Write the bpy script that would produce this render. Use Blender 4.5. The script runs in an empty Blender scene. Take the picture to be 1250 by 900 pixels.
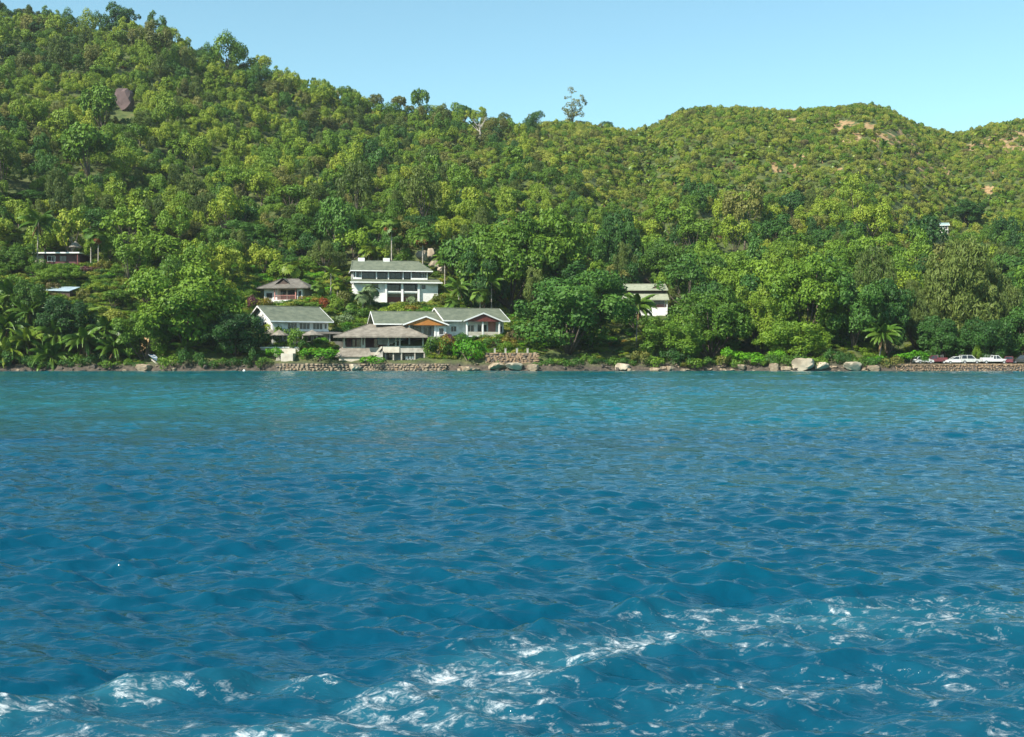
import bpy, math, random
import numpy as np
from mathutils import Vector, Matrix

S = bpy.context.scene
COL = S.collection
R = math.radians
rng = np.random.default_rng(11)
random.seed(5)

# ------------------------------------------------------------------ camera, sky, sun, exposure
F, HZ, CAMZ = 1500.0, 435.0, 3.0            # focal length and horizon row in photo pixels, eye height in metres
cam_d = bpy.data.cameras.new('camera')
cam = bpy.data.objects.new('camera', cam_d); COL.objects.link(cam)
cam.location = (0, 0, CAMZ); cam.rotation_euler = (R(90), 0, 0)
cam_d.sensor_width = 36; cam_d.lens = F / 1250 * 36
cam_d.shift_y = -(450 - HZ) / 1250
cam_d.clip_start = 0.5; cam_d.clip_end = 20000
S.camera = cam

SUN = Vector((-0.56, -0.54, 0.68)).normalized()
world = bpy.data.worlds.new('World'); S.world = world; world.use_nodes = True
wn = world.node_tree.nodes; wl = world.node_tree.links
sky = wn.new('ShaderNodeTexSky'); sky.sky_type = 'NISHITA'; sky.sun_disc = False
sky.sun_elevation = math.asin(SUN.z); sky.sun_rotation = math.atan2(SUN.x, SUN.y)
sky.air_density = 1.0; sky.dust_density = 0.3; sky.ozone_density = 1.0; sky.altitude = 0
tint = wn.new('ShaderNodeMix'); tint.data_type = 'RGBA'; tint.blend_type = 'MULTIPLY'; tint.inputs[0].default_value = 1
wl.new(sky.outputs[0], tint.inputs[6]); tint.inputs[7].default_value = (.86, 1.12, 1.0, 1)      # tropical cyan sky
wl.new(tint.outputs[2], wn['Background'].inputs[0]); wn['Background'].inputs[1].default_value = 0.11
sl = bpy.data.lights.new('sun', 'SUN'); sl.energy = 5.0; sl.angle = R(0.5); sl.color = (1, 0.94, 0.84)
so = bpy.data.objects.new('sun', sl); COL.objects.link(so); so.location = (-60, -40, 90)
so.rotation_euler = SUN.to_track_quat('Z', 'Y').to_euler()
S.view_settings.view_transform = 'Standard'; S.view_settings.look = 'None'
S.view_settings.exposure = 0.78; S.view_settings.gamma = 1.0; S.view_settings.use_curve_mapping = False
S.cycles.volume_step_rate = 1; S.cycles.max_bounces = 6; S.cycles.diffuse_bounces = 3; S.cycles.glossy_bounces = 3
S.cycles.transmission_bounces = 3; S.cycles.transparent_max_bounces = 4; S.cycles.volume_bounces = 0
S.cycles.caustics_reflective = False; S.cycles.caustics_refractive = False

def at(px, py, Y):
    return Vector(((px - 625) / F * Y, Y, CAMZ + (HZ - py) / F * Y))

# ------------------------------------------------------------------ materials
def newmat(name):
    m = bpy.data.materials.new(name); m.use_nodes = True
    nt = m.node_tree; return m, nt, nt.nodes['Principled BSDF']
def node(nt, t, **kw):
    n = nt.nodes.new(t)
    for k, v in kw.items(): setattr(n, k, v)
    return n
def inp(n, **kw):
    for k, v in kw.items(): n.inputs[k.replace('_', ' ')].default_value = v
def ramp(nt, fac, stops, mode='LINEAR'):
    r = node(nt, 'ShaderNodeValToRGB'); cr = r.color_ramp; cr.interpolation = mode
    while len(cr.elements) < len(stops): cr.elements.new(0.5)
    for e, (p, c) in zip(cr.elements, stops):
        e.position = p; e.color = (*c, 1) if len(c) == 3 else c
    nt.links.new(fac, r.inputs[0]); return r.outputs[0]
def mixc(nt, fac, a, b, mode='MIX'):
    m = node(nt, 'ShaderNodeMix', data_type='RGBA', blend_type=mode)
    for i, v in ((0, fac), (6, a), (7, b)):
        if hasattr(v, 'is_output'): nt.links.new(v, m.inputs[i])
        elif i == 0: m.inputs[0].default_value = v
        else: m.inputs[i].default_value = (*v, 1)
    return m.outputs[2]
def math_(nt, op, a, b=0.0, clamp=False):
    m = node(nt, 'ShaderNodeMath', operation=op, use_clamp=clamp)
    for i, v in ((0, a), (1, b)):
        if hasattr(v, 'is_output'): nt.links.new(v, m.inputs[i])
        else: m.inputs[i].default_value = v
    return m.outputs[0]
def noise(nt, scale, detail=4, vec=None, rough=0.55, dist=0.0):
    n = node(nt, 'ShaderNodeTexNoise'); n.inputs['Scale'].default_value = scale
    n.inputs['Detail'].default_value = detail; n.inputs['Roughness'].default_value = rough
    n.inputs['Distortion'].default_value = dist
    if vec is None:
        tc = node(nt, 'ShaderNodeTexCoord'); vec = tc.outputs['Object']
    nt.links.new(vec, n.inputs['Vector']); return n.outputs['Fac']
def bump(nt, b, h, strength, dist):
    bn = node(nt, 'ShaderNodeBump'); bn.inputs['Strength'].default_value = strength
    bn.inputs['Distance'].default_value = dist
    nt.links.new(h, bn.inputs['Height']); nt.links.new(bn.outputs[0], b.inputs['Normal'])

def surf(name, c1, c2, scale=1.5, rough=0.8, bmp=0.3, bscale=8, detail=5):
    """weathered opaque surface: two tones of real colour broken by noise, fine relief"""
    m, nt, b = newmat(name)
    f = noise(nt, scale, detail)
    nt.links.new(ramp(nt, f, [(0.34, c1), (0.66, c2)]), b.inputs['Base Color'])
    b.inputs['Roughness'].default_value = rough
    if bmp: bump(nt, b, noise(nt, bscale, 3), bmp, 0.05)
    return m

def leafmat(name, stops, trans=0.17, rough=0.55, spread=0.45):
    """foliage: colour differs from plant to plant (object random) and leaf to leaf (face attribute)"""
    m, nt, b = newmat(name)
    oi = node(nt, 'ShaderNodeObjectInfo')
    at_ = node(nt, 'ShaderNodeAttribute', attribute_name='leafrand')
    pos = noise(nt, 0.02, 2, oi.outputs['Location'])
    f = math_(nt, 'ADD', math_(nt, 'MULTIPLY', oi.outputs['Random'], 0.55), math_(nt, 'MULTIPLY', at_.outputs['Fac'], spread))
    f = math_(nt, 'ADD', f, math_(nt, 'MULTIPLY', math_(nt, 'SUBTRACT', pos, 0.5), 0.5), True)
    c = ramp(nt, f, stops)
    nt.links.new(c, b.inputs['Base Color']); b.inputs['Roughness'].default_value = rough
    b.inputs['Specular IOR Level'].default_value = 0.25
    tr = node(nt, 'ShaderNodeBsdfTranslucent'); tc = mixc(nt, 1.0, c, (1.25, 1.25, 0.6), 'MULTIPLY')
    nt.links.new(tc, tr.inputs[0])
    mx = node(nt, 'ShaderNodeMixShader'); mx.inputs[0].default_value = trans
    nt.links.new(b.outputs[0], mx.inputs[1]); nt.links.new(tr.outputs[0], mx.inputs[2])
    nt.links.new(mx.outputs[0], nt.nodes['Material Output'].inputs[0])
    return m

M = {}
M['leaf_mid'] = leafmat('leaf_mid', [(0, (0.0329, 0.0874, 0.0103)), (.5, (0.0911, 0.1782, 0.0138)), (1, (0.1898, 0.2875, 0.0207))])
M['leaf_dark'] = leafmat('leaf_dark', [(0, (0.0157, 0.0506, 0.0110)), (.5, (0.0387, 0.1078, 0.0154)), (1, (0.0847, 0.1815, 0.0220))])
M['leaf_yellow'] = leafmat('leaf_yellow', [(0, (0.0844, 0.1593, 0.0118)), (.5, (0.1817, 0.2596, 0.0189)), (1, (0.3245, 0.3540, 0.0330))])
M['leaf_olive'] = leafmat('leaf_olive', [(0, (0.0569, 0.0782, 0.0161)), (.5, (0.1265, 0.1380, 0.0276)), (1, (0.2151, 0.2012, 0.0437))])
M['leaf_scrub'] = leafmat('leaf_scrub', [(0, (0.0909, 0.1357, 0.0236)), (.5, (0.2142, 0.2478, 0.0330)), (1, (0.3634, 0.3540, 0.0531))])
M['leaf_bright'] = leafmat('leaf_bright', [(0, (.05, .17, .006)), (.5, (.10, .28, .010)), (1, (.17, .37, .015))])
M['needle'] = leafmat('needle', [(0, (.036, .068, .014)), (.5, (.080, .122, .022)), (1, (.15, .19, .038))])
M['frond'] = leafmat('frond', [(0, (.035, .095, .010)), (.5, (.085, .165, .018)), (1, (.17, .25, .045))], rough=0.4)
M['frond_yellow'] = leafmat('frond_yellow', [(0, (.07, .13, .012)), (.5, (.13, .20, .018)), (1, (.24, .28, .04))], rough=0.4)
M['frond_dead'] = leafmat('frond_dead', [(0, (.12, .07, .03)), (.5, (.22, .14, .06)), (1, (.34, .24, .12))], rough=0.7)
M['flower_red'] = leafmat('flower_red', [(0, (.10, .03, .008)), (.5, (.26, .06, .015)), (1, (.42, .14, .03))])
M['flower_purple'] = leafmat('flower_purple', [(0, (.03, .035, .018)), (.5, (.12, .04, .05)), (1, (.24, .07, .10))])
M['flower_orange'] = leafmat('flower_orange', [(0, (.06, .10, .01)), (.5, (.15, .14, .015)), (1, (.36, .20, .03))])
M['leaf_brown'] = leafmat('leaf_brown', [(0, (.075, .065, .022)), (.5, (.14, .115, .04)), (1, (.22, .19, .075))])
M['leaf_silver'] = leafmat('leaf_silver', [(0, (.07, .12, .05)), (.5, (.15, .21, .09)), (1, (.30, .36, .18))])
M['bark'] = surf('bark', (.06, .045, .03), (.14, .11, .08), 3)
M['bark_pale'] = surf('bark_pale', (.22, .19, .15), (.42, .38, .32), 3)
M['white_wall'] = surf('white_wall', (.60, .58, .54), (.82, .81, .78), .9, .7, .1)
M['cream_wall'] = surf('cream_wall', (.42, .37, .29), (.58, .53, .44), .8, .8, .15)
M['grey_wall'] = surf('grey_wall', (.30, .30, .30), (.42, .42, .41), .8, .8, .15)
M['trim'] = surf('trim', (.72, .71, .68), (.84, .83, .80), 1.5, .5, .0)
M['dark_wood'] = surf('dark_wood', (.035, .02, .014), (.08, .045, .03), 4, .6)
M['red_wood'] = surf('red_wood', (.12, .028, .022), (.20, .05, .04), 3, .6)
M['orange_wood'] = surf('orange_wood', (.36, .13, .022), (.50, .20, .04), 2.5, .6)
M['pink_wall'] = surf('pink_wall', (.42, .17, .14), (.55, .25, .2), 1.5, .7)
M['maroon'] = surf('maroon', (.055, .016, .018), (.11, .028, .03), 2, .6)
M['concrete'] = surf('concrete', (.28, .26, .22), (.46, .43, .37), 1.2, .9, .3)
M['metal_blue'] = surf('metal_blue', (.25, .33, .37), (.38, .47, .51), .6, .45, .0)
M['rock'] = surf('rock', (.13, .09, .055), (.40, .31, .21), 1.1, .9, .6, 4)
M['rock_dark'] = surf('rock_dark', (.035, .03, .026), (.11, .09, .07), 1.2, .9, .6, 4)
M['rock_pale'] = surf('rock_pale', (.22, .17, .115), (.50, .42, .31), .7, .9, .5, 4)
M['rock_purple'] = surf('rock_purple', (.075, .05, .048), (.15, .10, .095), .35, .9, .5, 1)
M['stone_rust'] = surf('stone_rust', (.13, .082, .048), (.38, .265, .16), 2.2, .9, .5, 5)
M['soil_red'] = surf('soil_red', (.20, .09, .035), (.36, .19, .09), .6, .95, .5, 3)
M['tyre'] = surf('tyre', (.015, .015, .015), (.03, .03, .03), 8, .8, 0)

def roofmat(name, c1, c2, course):
    m, nt, b = newmat(name)
    tc = node(nt, 'ShaderNodeTexCoord')
    f = noise(nt, .9, 6); f2 = noise(nt, 5, 3)
    c = ramp(nt, math_(nt, 'ADD', math_(nt, 'MULTIPLY', f, .7), math_(nt, 'MULTIPLY', f2, .3)), [(.35, c1), (.66, c2)])
    nt.links.new(c, b.inputs['Base Color']); b.inputs['Roughness'].default_value = .75
    w = node(nt, 'ShaderNodeTexWave', bands_direction='Z'); w.inputs['Scale'].default_value = course
    w.inputs['Distortion'].default_value = 1.2; w.inputs['Detail Scale'].default_value = 3
    nt.links.new(tc.outputs['Object'], w.inputs['Vector'])
    bump(nt, b, math_(nt, 'ADD', w.outputs['Fac'], f2), .5, .06)
    return m
M['roof_green'] = roofmat('roof_green', (.08, .10, .066), (.17, .185, .125), 2.4)
M['roof_pale'] = roofmat('roof_pale', (.22, .24, .16), (.34, .35, .25), 2.4)
M['roof_brown'] = roofmat('roof_brown', (.085, .075, .06), (.19, .17, .14), 2.4)
M['thatch'] = roofmat('thatch', (.13, .11, .085), (.30, .265, .21), 5)
M['roof_teal'] = roofmat('roof_teal', (.20, .30, .28), (.32, .42, .40), 2)

def glassmat():
    m, nt, b = newmat('window_glass')
    nt.links.new(ramp(nt, noise(nt, .5, 2), [(.3, (.012, .015, .02)), (.7, (.05, .06, .07))]), b.inputs['Base Color'])
    b.inputs['Roughness'].default_value = .06; b.inputs['IOR'].default_value = 1.5
    return m
M['glass'] = glassmat()
def paint(name, c, rough=.3, coat=.5):
    m, nt, b = newmat(name)
    nt.links.new(ramp(nt, noise(nt, 2, 4), [(.3, tuple(x * .8 for x in c)), (.7, c)]), b.inputs['Base Color'])
    b.inputs['Roughness'].default_value = rough; b.inputs['Coat Weight'].default_value = coat
    return m
for k, c in dict(white=(.72, .72, .70), silver=(.42, .43, .44), maroon=(.14, .02, .03), black=(.02, .02, .022), pearl=(.62, .62, .58), blue=(.10, .18, .26)).items():
    M['car_' + k] = paint('car_' + k, c)
m_, nt_, b_ = newmat('lamp_glass'); b_.inputs['Base Color'].default_value = (.7, .7, .68, 1); b_.inputs['Roughness'].default_value = .1; M['lamp'] = m_

# ------------------------------------------------------------------ mesh helpers
class MB:
    def __init__(s): s.v = []; s.f = []
    def add(s, vs, fs):
        o = len(s.v); s.v += [tuple(p) for p in vs]; s.f += [tuple(i + o for i in f) for f in fs]; return s
    def box(s, x0, x1, y0, y1, z0, z1):
        return s.add([(x0, y0, z0), (x1, y0, z0), (x1, y1, z0), (x0, y1, z0), (x0, y0, z1), (x1, y0, z1), (x1, y1, z1), (x0, y1, z1)],
                     [(3, 2, 1, 0), (4, 5, 6, 7), (0, 1, 5, 4), (1, 2, 6, 5), (2, 3, 7, 6), (3, 0, 4, 7)])
    def slab(s, pts, vec):
        n = len(pts); pts = [Vector(p) for p in pts]; vec = Vector(vec)
        s.add(pts + [p + vec for p in pts], [tuple(range(n))[::-1], tuple(range(n, 2 * n))] +
              [(i, (i + 1) % n, n + (i + 1) % n, n + i) for i in range(n)]); return s
    def bar(s, a, b, w, h=None):
        a, b = Vector(a), Vector(b); h = h or w; d = (b - a).normalized()
        u = d.cross(Vector((0, 0, 1))); u = u.normalized() if u.length > 1e-4 else Vector((1, 0, 0)); v = u.cross(d)
        q = [u * (-w / 2) + v * (-h / 2), u * (w / 2) + v * (-h / 2), u * (w / 2) + v * (h / 2), u * (-w / 2) + v * (h / 2)]
        return s.slab([a + x for x in q], b - a)
    def tube(s, pts, rad, n=6):
        vs = []; k = len(pts)
        for i, p in enumerate(pts):
            p = Vector(p); d = (Vector(pts[min(i + 1, k - 1)]) - Vector(pts[max(i - 1, 0)])).normalized()
            u = d.cross(Vector((.31, .95, .05))).normalized(); w = d.cross(u)
            for j in range(n):
                a = 2 * math.pi * j / n; vs.append(p + (u * math.cos(a) + w * math.sin(a)) * rad[i])
        fs = [(i * n + j, i * n + (j + 1) % n, (i + 1) * n + (j + 1) % n, (i + 1) * n + j) for i in range(k - 1) for j in range(n)]
        fs += [tuple(range(n))[::-1], tuple(range((k - 1) * n, k * n))]
        return s.add(vs, fs)
    def mesh(s, name, mat):
        me = bpy.data.meshes.new(name); me.from_pydata(s.v, [], s.f); me.materials.append(M[mat] if isinstance(mat, str) else mat)
        me.update(); return me
    def part(s, name, mat, parent=None, smooth=False):
        me = s.mesh(name, mat)
        if smooth: me.shade_smooth()
        return link(name, me, parent)

def link(name, me, parent=None, loc=None):
    o = bpy.data.objects.new(name, me); COL.objects.link(o)
    if parent is not None: o.parent = parent
    if loc is not None: o.location = loc
    return o
def tag(o, label=None, cat=None, group=None, kind=None):
    if label: o['label'] = label
    if cat: o['category'] = cat
    if group: o['group'] = group
    if kind: o['kind'] = kind
    return o
def thing(name, label, cat, loc, rz=0.0, group=None, sc=None):
    o = bpy.data.objects.new(name, None); COL.objects.link(o); o.empty_display_size = .3
    o.location = loc; o.rotation_euler = (0, 0, rz)
    if sc: o.scale = sc
    return tag(o, label, cat, group)
def box(name, mat, parent, *a): return MB().box(*a).part(name, mat, parent)

def npmesh(name, V, Fc, mat, attrs=None, smooth=False):
    """V (n,3), Fc (m,k) equal-size faces"""
    me = bpy.data.meshes.new(name); n, k = Fc.shape
    me.vertices.add(len(V)); me.vertices.foreach_set('co', np.ascontiguousarray(V, np.float32).ravel())
    me.loops.add(n * k); me.loops.foreach_set('vertex_index', np.ascontiguousarray(Fc, np.int32).ravel())
    me.polygons.add(n); me.polygons.foreach_set('loop_start', np.arange(0, n * k, k, dtype=np.int32))
    me.polygons.foreach_set('loop_total', np.full(n, k, np.int32))
    me.update(calc_edges=True)
    for an, (dom, val) in (attrs or {}).items():
        a = me.attributes.new(an, 'FLOAT', dom); a.data.foreach_set('value', np.ascontiguousarray(val, np.float32))
    me.materials.append(M[mat] if isinstance(mat, str) else mat)
    if smooth: me.shade_smooth()
    me.validate(); return me

# ------------------------------------------------------------------ terrain
RPX = np.array([-2500, -1200, -500, -200, 0, 60, 120, 190, 230, 260, 320, 370, 400, 470, 530, 580, 640, 700, 740, 775, 800, 830, 860, 920, 960, 1000, 1050, 1085, 1105, 1130, 1165, 1185, 1210, 1250, 1400, 1700, 2400, 4000], float)
RPY = np.array([300, 180, 60, -20, 2, 16, 26, 36, 52, 62, 80, 90, 99, 122, 128, 139, 146, 142, 150, 157, 150, 133, 128, 132, 135, 130, 126, 132, 144, 156, 164, 161, 153, 147, 130, 160, 260, 360], float)
DPX = np.array([-2500, 0, 300, 500, 650, 775, 900, 1100, 1165, 1250, 4000], float)
DYR = np.array([560, 540, 540, 565, 620, 680, 690, 690, 740, 760, 760], float)
CAN = np.array([6, 6, 6, 6.5, 5, 4.2, 3.2, 2.5, 1.5, 1.5, 2], float)
PADS = []            # level ground cut for a building: x, y, radius, height
def shore(px): return 250 + 1.6 * np.sin(px / 61.0) + 1.0 * np.sin(px / 23.0 + 1)
def ground(x, y):
    x = np.asarray(x, float); y = np.maximum(np.asarray(y, float), 1.0)
    px = 625 + F * x / y
    ys = shore(px); Yr = np.interp(px, DPX, DYR)
    zr = CAMZ + (HZ - np.interp(px, RPX, RPY)) / F * Yr - np.interp(px, DPX, CAN)
    flat = np.interp(px, [1040, 1100], [4, 20])
    bank = np.interp(px, [-100, 160, 330, 640, 760, 1080, 1100], [1.2, 1.5, 1.9, 2.2, 1.4, 1.4, 1.35])
    s = (y - ys - flat) / (Yr - ys - flat)
    sc = np.clip(s, 0, 1)
    p = sc + 0.05 * np.sin(sc * math.pi * 2) * np.interp(px, [500, 800], [0.2, -1])
    z = bank + (zr - bank) * p
    z = z - np.clip(s - 1, 0, 5) * 55
    w = np.sin(np.clip(s, 0, 1) * math.pi)
    z = z + w * (3.2 * np.sin(x / 23 + y / 61) * np.sin(y / 37 + 1.3) + 1.8 * np.sin(x / 9.5 - y / 31 + 2) + 3.0 * np.sin(x / 47 + 0.6 * np.sin(y / 53)))
    z = np.where(y < ys + 2.2, np.minimum(z, np.clip((y - ys) * 0.85, -4, 9)), z)
    for (cx, cy, r, pz) in PADS:
        d = np.hypot(x - cx, y - cy); k = np.clip((r * 1.45 - d) / (r * .45), 0, 1); k = k * k * (3 - 2 * k)
        z = z * (1 - k) + pz * k
    return z
def gz(x, y): return float(ground(x, y))
def hit(px, py, y0=251.0):
    """the point of the hillside seen in direction (px, py)"""
    ys = np.arange(y0, 860, .5); x = (px - 625) / F * ys
    d = ground(x, ys) - (CAMZ + (HZ - py) / F * ys)
    k = np.argmax(d > 0) if (d > 0).any() else len(ys) - 1
    return Vector((x[k], ys[k], float(ground(x[k], ys[k]))))

# building sites: reference point (centre of the front, ground floor level)
SITE = dict(A=at(480, 368, 299), B=at(346, 369, 289), C=at(360, 416, 268), D=at(466, 428, 259), E=at(505, 412, 268),
            F=at(571, 410, 273), G=at(788, 383, 299), H=at(1153, 281, 450), I=at(68, 322, 300))
for k, r in dict(A=10, B=6, C=8, D=9, E=7, F=9, G=6, H=3, I=7).items():
    p = SITE[k]; PADS.append((p.x, p.y + {'A': 4, 'D': 5}.get(k, 3), r, p.z - {'D': 2.2}.get(k, .6)))
SOIL = [hit(px, py) + Vector((0, 0, r)) * 0 for px, py, r in ()]
SOILP = [(965, 147, 9), (1032, 152, 8), (1078, 170, 13), (1101, 166, 9), (1060, 160, 7), (1190, 166, 9), (1216, 172, 15), (1243, 163, 18), (1232, 178, 9), (1205, 196, 6), (1205, 230, 6), (1015, 180, 5), (880, 262, 4), (140, 398, 10), (148, 408, 9), (168, 428, 10), (1085, 192, 5), (1150, 180, 5)]
SOILW = []
_r = random.Random(41)
SOILP = [(a, b, r * .72) for a, b, r in SOILP] + [(_r.uniform(930, 1260), _r.uniform(140, 215), _r.uniform(2.5, 5)) for _ in range(46)] + [(_r.uniform(1030, 1110), _r.uniform(150, 178), _r.uniform(3, 6)) for _ in range(10)] + [(_r.uniform(1185, 1260), _r.uniform(158, 185), _r.uniform(3, 8)) for _ in range(10)]
for px, py, r in SOILP:
    h = hit(px, py); SOILW.append((h.x, h.y, r * 1.35 / F * h.y))
def soil_mask(x, y):
    m = np.zeros(np.shape(x))
    wob = 1 + .35 * np.sin(x * .9 + 1.7 * np.sin(y * .21)) + .25 * np.sin(x * 2.3 + y * .5)
    for cx, cy, r in SOILW:
        d = np.hypot((x - cx) / r, (y - cy) / (r * 3.2)); m = np.maximum(m, np.clip((1.15 * wob - d) * 2.5, 0, 1))
    return m

def build_terrain():
    us = np.concatenate([np.linspace(-2.2, -.62, 60, endpoint=False), np.linspace(-.62, .62, 330, endpoint=False), np.linspace(.62, 2.2, 60)])
    ys = np.concatenate([np.linspace(238, 262, 34, endpoint=False), np.linspace(262, 320, 50, endpoint=False), np.linspace(320, 820, 150), np.linspace(840, 1500, 12)])
    U, Y = np.meshgrid(us, ys); X = U * Y; Z = ground(X, Y)
    Z = Z + .25 * np.sin(X * 1.7 + Y * .6) * np.sin(Y * 1.3 - X * .4) * (Z > .8) * (Y < 900)
    nr, nc = X.shape; idx = np.arange(nr * nc).reshape(nr, nc)
    Fc = np.stack([idx[:-1, :-1], idx[:-1, 1:], idx[1:, 1:], idx[1:, :-1]], -1).reshape(-1, 4)
    m, nt, b = newmat('hillside_soil')
    a = node(nt, 'ShaderNodeAttribute', attribute_name='soil')
    g = ramp(nt, noise(nt, .35, 6), [(.3, (.030, .050, .010)), (.5, (.070, .100, .018)), (.7, (.12, .12, .035))])
    s_ = ramp(nt, noise(nt, .5, 6), [(.32, (.20, .115, .042)), (.55, (.34, .22, .10)), (.72, (.42, .31, .17))])
    fa = math_(nt, 'ADD', a.outputs['Fac'], math_(nt, 'MULTIPLY', math_(nt, 'SUBTRACT', noise(nt, .45, 7), .5), 2.0))
    c = mixc(nt, ramp(nt, fa, [(.42, (0, 0, 0)), (.58, (1, 1, 1))]), g, s_)
    geo = node(nt, 'ShaderNodeSeparateXYZ'); tc = node(nt, 'ShaderNodeTexCoord'); nt.links.new(tc.outputs['Object'], geo.inputs[0])
    low = ramp(nt, math_(nt, 'ADD', math_(nt, 'MULTIPLY', geo.outputs[2], .3), math_(nt, 'MULTIPLY', noise(nt, .4, 3), .5)), [(.5, (1, 1, 1)), (.95, (0, 0, 0))])
    c = mixc(nt, low, c, ramp(nt, noise(nt, 1.2, 5), [(.3, (.03, .026, .02)), (.7, (.11, .085, .06))]))
    nt.links.new(c, b.inputs['Base Color']); b.inputs['Roughness'].default_value = .95
    bump(nt, b, noise(nt, 1.5, 6), .8, .4)
    me = npmesh('hillside', np.stack([X.ravel(), Y.ravel(), Z.ravel()], 1), Fc, m, {'soil': ('POINT', soil_mask(X, Y).ravel())}, True)
    tag(link('hillside_terrain', me), 'steep green island hillside rising from the rocky shore', None, None, 'structure')
build_terrain()

# ------------------------------------------------------------------ sea
def seg_dist(x, y, pts):
    best = np.full(x.shape, 1e9); sgn = np.zeros(x.shape); tt = np.zeros(x.shape); n = len(pts) - 1
    for i in range(n):
        ax, ay = pts[i]; bx, by = pts[i + 1]; dx, dy = bx - ax, by - ay; L = dx * dx + dy * dy
        t = np.clip(((x - ax) * dx + (y - ay) * dy) / L, 0, 1); ex, ey = x - ax - t * dx, y - ay - t * dy
        d = np.hypot(ex, ey); k = d < best
        best = np.where(k, d, best); sgn = np.where(k, np.sign(dx * (y - ay) - dy * (x - ax)), sgn); tt = np.where(k, (i + t) / n, tt)
    return best, sgn, tt
def sea_xy(px, py):
    Y = CAMZ * F / (py - HZ); return ((px - 625) / F * Y, Y)

def build_sea():
    th = np.concatenate([np.linspace(-180, -36, 40, endpoint=False), np.linspace(-36, -26, 36, endpoint=False), np.linspace(-26, 26, 540, endpoint=False), np.linspace(26, 36, 36, endpoint=False), np.linspace(36, 180, 41)])
    th = np.radians(th)
    r = np.concatenate([np.array([.5, 2, 4]), np.exp(np.linspace(math.log(6.0), math.log(62), 600, endpoint=False)), np.arange(62, 160, .24), np.arange(160, 258, .34), np.array([262, 275, 300, 400, 700, 1500, 2900])])
    T, Rr = np.meshgrid(th, r); X = np.sin(T) * Rr; Y = np.cos(T) * Rr
    g = np.random.default_rng(8)
    N = 130; lam = np.exp(g.uniform(math.log(.15), math.log(1.9), N)); lam[:10] = g.uniform(2.2, 6.0, 10); main = R(262)
    ang = main + g.normal(0, .46, N); ph = g.uniform(0, 2 * math.pi, N)
    Z = np.zeros_like(X); DX = np.zeros_like(X); DY = np.zeros_like(X)
    sp = np.maximum(np.interp(Rr, [6, 62, 63, 160, 161, 258], [.024, .24, .24, .24, .34, .34]), .0016 * Rr)
    grp = .95 + .28 * np.sin(X / 2.3 + Y / 5 + 1) * np.sin(Y / 2.7 - X / 4.3) + .2 * np.sin(X / 7.3 + Y / 9)
    for l, a_, p_ in zip(lam, ang, ph):
        k = 2 * math.pi / l; amp = .041 * l / (2 * math.pi) * (.33 if l > 2.2 else .85 if l > 1 else 1.0 if l > .5 else 1.3)
        fade = np.clip((l / sp - 2.0) / 1.5, 0, 1)
        q = k * (X * math.cos(a_) + Y * math.sin(a_)) + p_
        A = amp * fade * grp
        Z += A * np.cos(q); c = A * np.sin(q) * .4; DX -= c * math.cos(a_); DY -= c * math.sin(a_)
    # wake of the boat: steep crests and churned water
    crest1 = [sea_xy(*p) for p in ((560, 800), (700, 770), (800, 735), (880, 706), (940, 696), (1030, 698), (1180, 720))]
    crest2 = [sea_xy(*p) for p in ((-260, 905), (0, 872), (110, 848), (220, 838), (330, 834), (450, 848), (560, 850))]
    crest3 = [sea_xy(*p) for p in ((480, 905), (620, 850), (760, 812), (900, 800), (1100, 800), (1400, 790))]
    for pts, hgt, w in ((crest1, .075, .34), (crest2, .14, .22), (crest3, .05, .4)):
        d, sg, t = seg_dist(X, Y, pts); env = np.sin(np.clip(t, .02, .98) * math.pi) ** .6
        wobble = 1 + .45 * np.sin(X * 3.1 + Y) + .25 * np.sin(X * 7.7 - 2 * Y)
        Z += hgt * env * wobble * np.exp(-(d / w) ** 1.5) - hgt * .45 * env * np.exp(-((d - 2.2 * w) / (1.2 * w)) ** 2)
    X2 = X + DX; Y2 = Y + DY
    foam = np.zeros_like(X)
    for pts, w, s_ in (([(-300, 900), (0, 876), (60, 866), (130, 850), (190, 846)], .30, 1.0), ([(-100, 905), (60, 895), (150, 880), (210, 900)], .35, .8),
                      ([(300, 905), (430, 872), (520, 838), (600, 806), (660, 800)], .42, 1.0), ([(420, 895), (560, 870), (640, 835), (720, 800), (830, 772), (930, 748)], .50, .95),
                      ([(640, 800), (760, 790), (860, 782)], .4, .9), ([(820, 762), (920, 750), (1010, 760), (1100, 755), (1270, 752)], .55, .85),
                      ([(900, 790), (1080, 775), (1260, 768)], .5, .5), ([(600, 905), (760, 880), (880, 850), (1000, 835), (1270, 830)], .7, .42),
                      ([(820, 905), (960, 890), (1300, 880)], .6, .38), ([(1040, 745), (1160, 742), (1300, 748)], .5, .8), ([(200, 842), (330, 838), (420, 846), (520, 856)], .3, .5)):
        d, sg, t = seg_dist(X, Y, [sea_xy(*p) for p in pts]); foam = np.maximum(foam, s_ * np.exp(-(d / w) ** 2))
    shal = np.interp(Y, [30, 42, 60, 80, 120, 170, 230, 250], [0, .12, .5, .85, .45, .5, .75, .85]) * (np.abs(T) < 1.2)
    nr, nc = X.shape; idx = np.arange(nr * nc).reshape(nr, nc)
    Fc = np.stack([idx[:-1, :-1], idx[:-1, 1:], idx[1:, 1:], idx[1:, :-1]], -1).reshape(-1, 4)[:, ::-1]
    m, nt, b = newmat('sea_water')
    tc = node(nt, 'ShaderNodeTexCoord'); P = tc.outputs['Object']
    fo = node(nt, 'ShaderNodeAttribute', attribute_name='foam'); sh = node(nt, 'ShaderNodeAttribute', attribute_name='shallow')
    mp0 = node(nt, 'ShaderNodeMapping'); mp0.inputs['Scale'].default_value = (.022, .05, 1); nt.links.new(P, mp0.inputs[0])
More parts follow.
